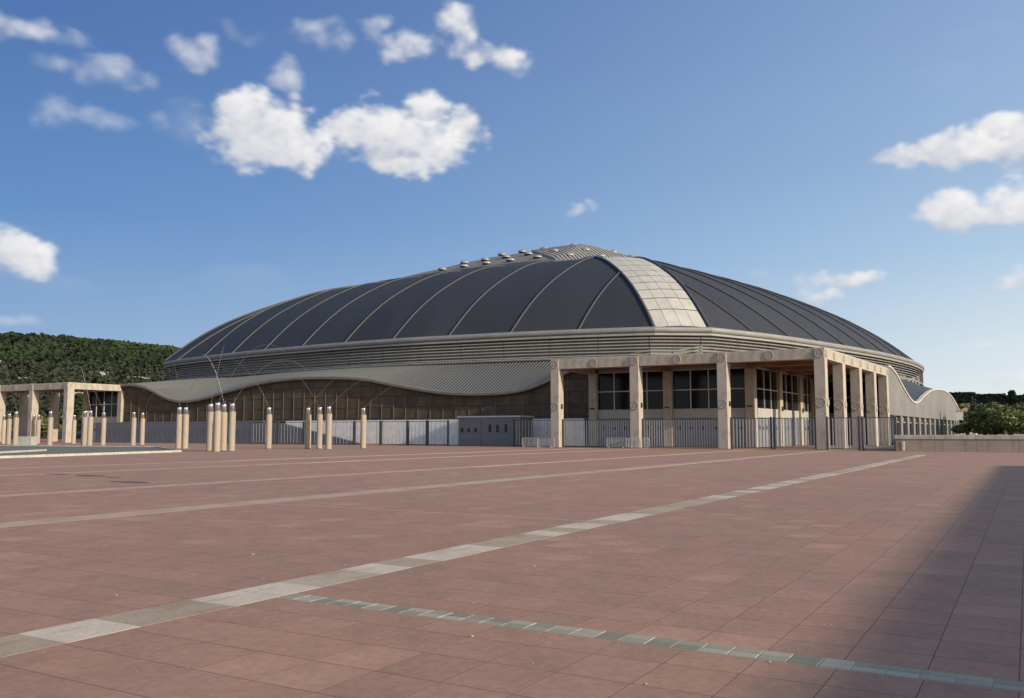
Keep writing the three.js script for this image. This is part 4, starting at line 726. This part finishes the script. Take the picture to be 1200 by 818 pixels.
// ================================================================ LEFT: WOODED HILL
{
  const ridge = [[-560, 47, -60], [-530, 50, 70], [-492, 53, 168], [-475, 54, 211], [-451, 53.0, 258], [-439, 52.6, 278], [-426, 51.2, 298], [-416, 50, 312], [-405, 49.2, 326], [-388, 47.5, 346], [-366, 45.5, 370], [-310, 40, 430], [-220, 33, 500]];
  const f0 = [-250, 100], rid = (s) => { const x = s * (ridge.length - 1), i = Math.min(ridge.length - 2, Math.floor(x)), t = x - i; return [0, 1, 2].map((k) => lerp(ridge[i][k], ridge[i + 1][k], t)); };
  const hillP = (s, t) => { // t: 0 foot .. 0.75 ridge .. 1 behind
    const r = rid(s), L = Math.hypot(r[0], r[2]), dx = r[0] / L, dv = r[2] / L, dd = lerp(-250, 90, t), h = t < 0.735 ? Math.pow(t / 0.735, 0.8) : 1 - 0.4 * Math.pow((t - 0.735) / 0.265, 2);
    return [r[0] + dx * dd, (r[1] - 4.5) * h + (fbm(s * 26, t * 9, 601, 4) - 0.5) * 5 * sstep(0, 0.2, t) * (1 - sstep(0.6, 0.74, t)), r[2] + dv * dd];
  };
  structure(mesh('wooded_hill', gridG(90, 30, hillP), mat(0.028, 0.034, 0.017, { map: rep(T_pave, 0.05), roughness: 1 })));
  const R = rng(611), kinds = [];
  const palettes = [[[0.017, 0.030, 0.006], [0.022, 0.037, 0.008]], [[0.030, 0.048, 0.008], [0.038, 0.056, 0.010]], [[0.011, 0.020, 0.005], [0.015, 0.026, 0.006]], [[0.026, 0.031, 0.016], [0.032, 0.036, 0.019]]];
  const forest = stuff(grp('forest')); tag(forest, 'dense green wood covering the hillside beyond the arena', 'forest');
  for (let k = 0; k < 4; k++) kinds.push({ g: leafCloud(230, 1.15, 620 + k, lumpy(2.9, 2.5, 2.9, 8, 640 + k), palettes[k]), list: [] });
  for (let n = 0; n < 5200; n++) {
    const s = 0.06 + R() * 0.8, t = 0.03 + R() * 0.8, p = hillP(s, t), c = fbm(s * 30, t * 10, 660, 3);
    if (t < 0.34 && R() < 0.35) continue;
    const k = t < 0.34 ? (R() < 0.7 ? 3 : 0) : t > 0.62 && c > 0.5 ? 1 : c > 0.56 ? 0 : c > 0.45 ? (R() < 0.5 ? 0 : 2) : 2;
    const sc = (t < 0.34 ? 0.55 : 0.85) + R() * 0.6; kinds[k].list.push([p[0], p[1] + 1.4 * sc, p[2], sc, R() * 6.28, 0.8 + 0.4 * R()]);
  }
  const d = new THREE.Object3D();
  kinds.forEach((K, k) => { const im = new THREE.InstancedMesh(K.g, white3, K.list.length); im.name = 'crowns'; im.userData.kind = 'stuff'; K.list.forEach((q, i) => { d.position.set(q[0], q[1], -q[2]); d.rotation.set(0, q[4], 0); d.scale.set(q[3], q[3] * q[5], q[3]); d.updateMatrix(); im.setMatrixAt(i, d.matrix); }); im.castShadow = im.receiveShadow = true; forest.add(im); });
  // pale terraces, walls and huts on the lower slope
  const labs = ['pale stone terrace wall low on the wooded hillside'];
  const wm = mat(0.36, 0.32, 0.26, { map: rep(T_stone, 0.2) });
  for (let n = 0; n < 34; n++) { const s = 0.22 + R() * 0.55, t = 0.08 + R() * 0.3, p = hillP(s, t), o = mesh('terrace_wall', uvm(new RoundedBoxGeometry(3 + R() * 7, 1.6 + R() * 1.2, 1.2, 1, 0.1).rotateY(0.9 + R() * 0.6)), wm); o.position.set(p[0], p[1] + 1.6, -p[2]); tag(o, labs[0], 'wall', 'terrace walls on the hillside'); }
  // bushes behind the far portico
  const bp = [[-185, 150], [-200, 138], [-214, 160], [-226, 140], [-205, 125], [-240, 155], [-190, 118], [-222, 120], [-176, 138], [-250, 132]];
  bp.forEach(([u, v], i) => tree('roadside_tree', 'green leafy tree seen through and behind the far portico', 'tree', u, v, -0.2, 5 + (i % 3) * 1.2, 4.2, 4.2, 0.8, i % 2 ? G1 : G2, 2600, 0.6, 700 + i * 5, 'trees behind the far portico'));
}

// ================================================================ low building beside the plaza, right of the camera
{
  const b = grp('side_building'); tag(b, 'long low stone building running along the right side of the plaza', 'building'); b.position.set(17.0, 0, 0);
  mesh('wall', boxG(0, 12, -0.2, 5.7, -45, 48.5, 0.05), M.stone, b); mesh('cornice', boxG(-0.4, 12.4, 5.7, 6.1, -45.4, 48.9, 0.05), M.stone, b);
  for (let v = -40; v < 44; v += 6) { const w = mesh('window', boxG(-0.03, 0.05, 1.2, 3.8, v, v + 3), M.glass, b); mesh('window_sill', boxG(-0.16, 0.02, 1.06, 1.2, v - 0.1, v + 3.1), M.stone, b); }
}
renderer.render(scene, camera);
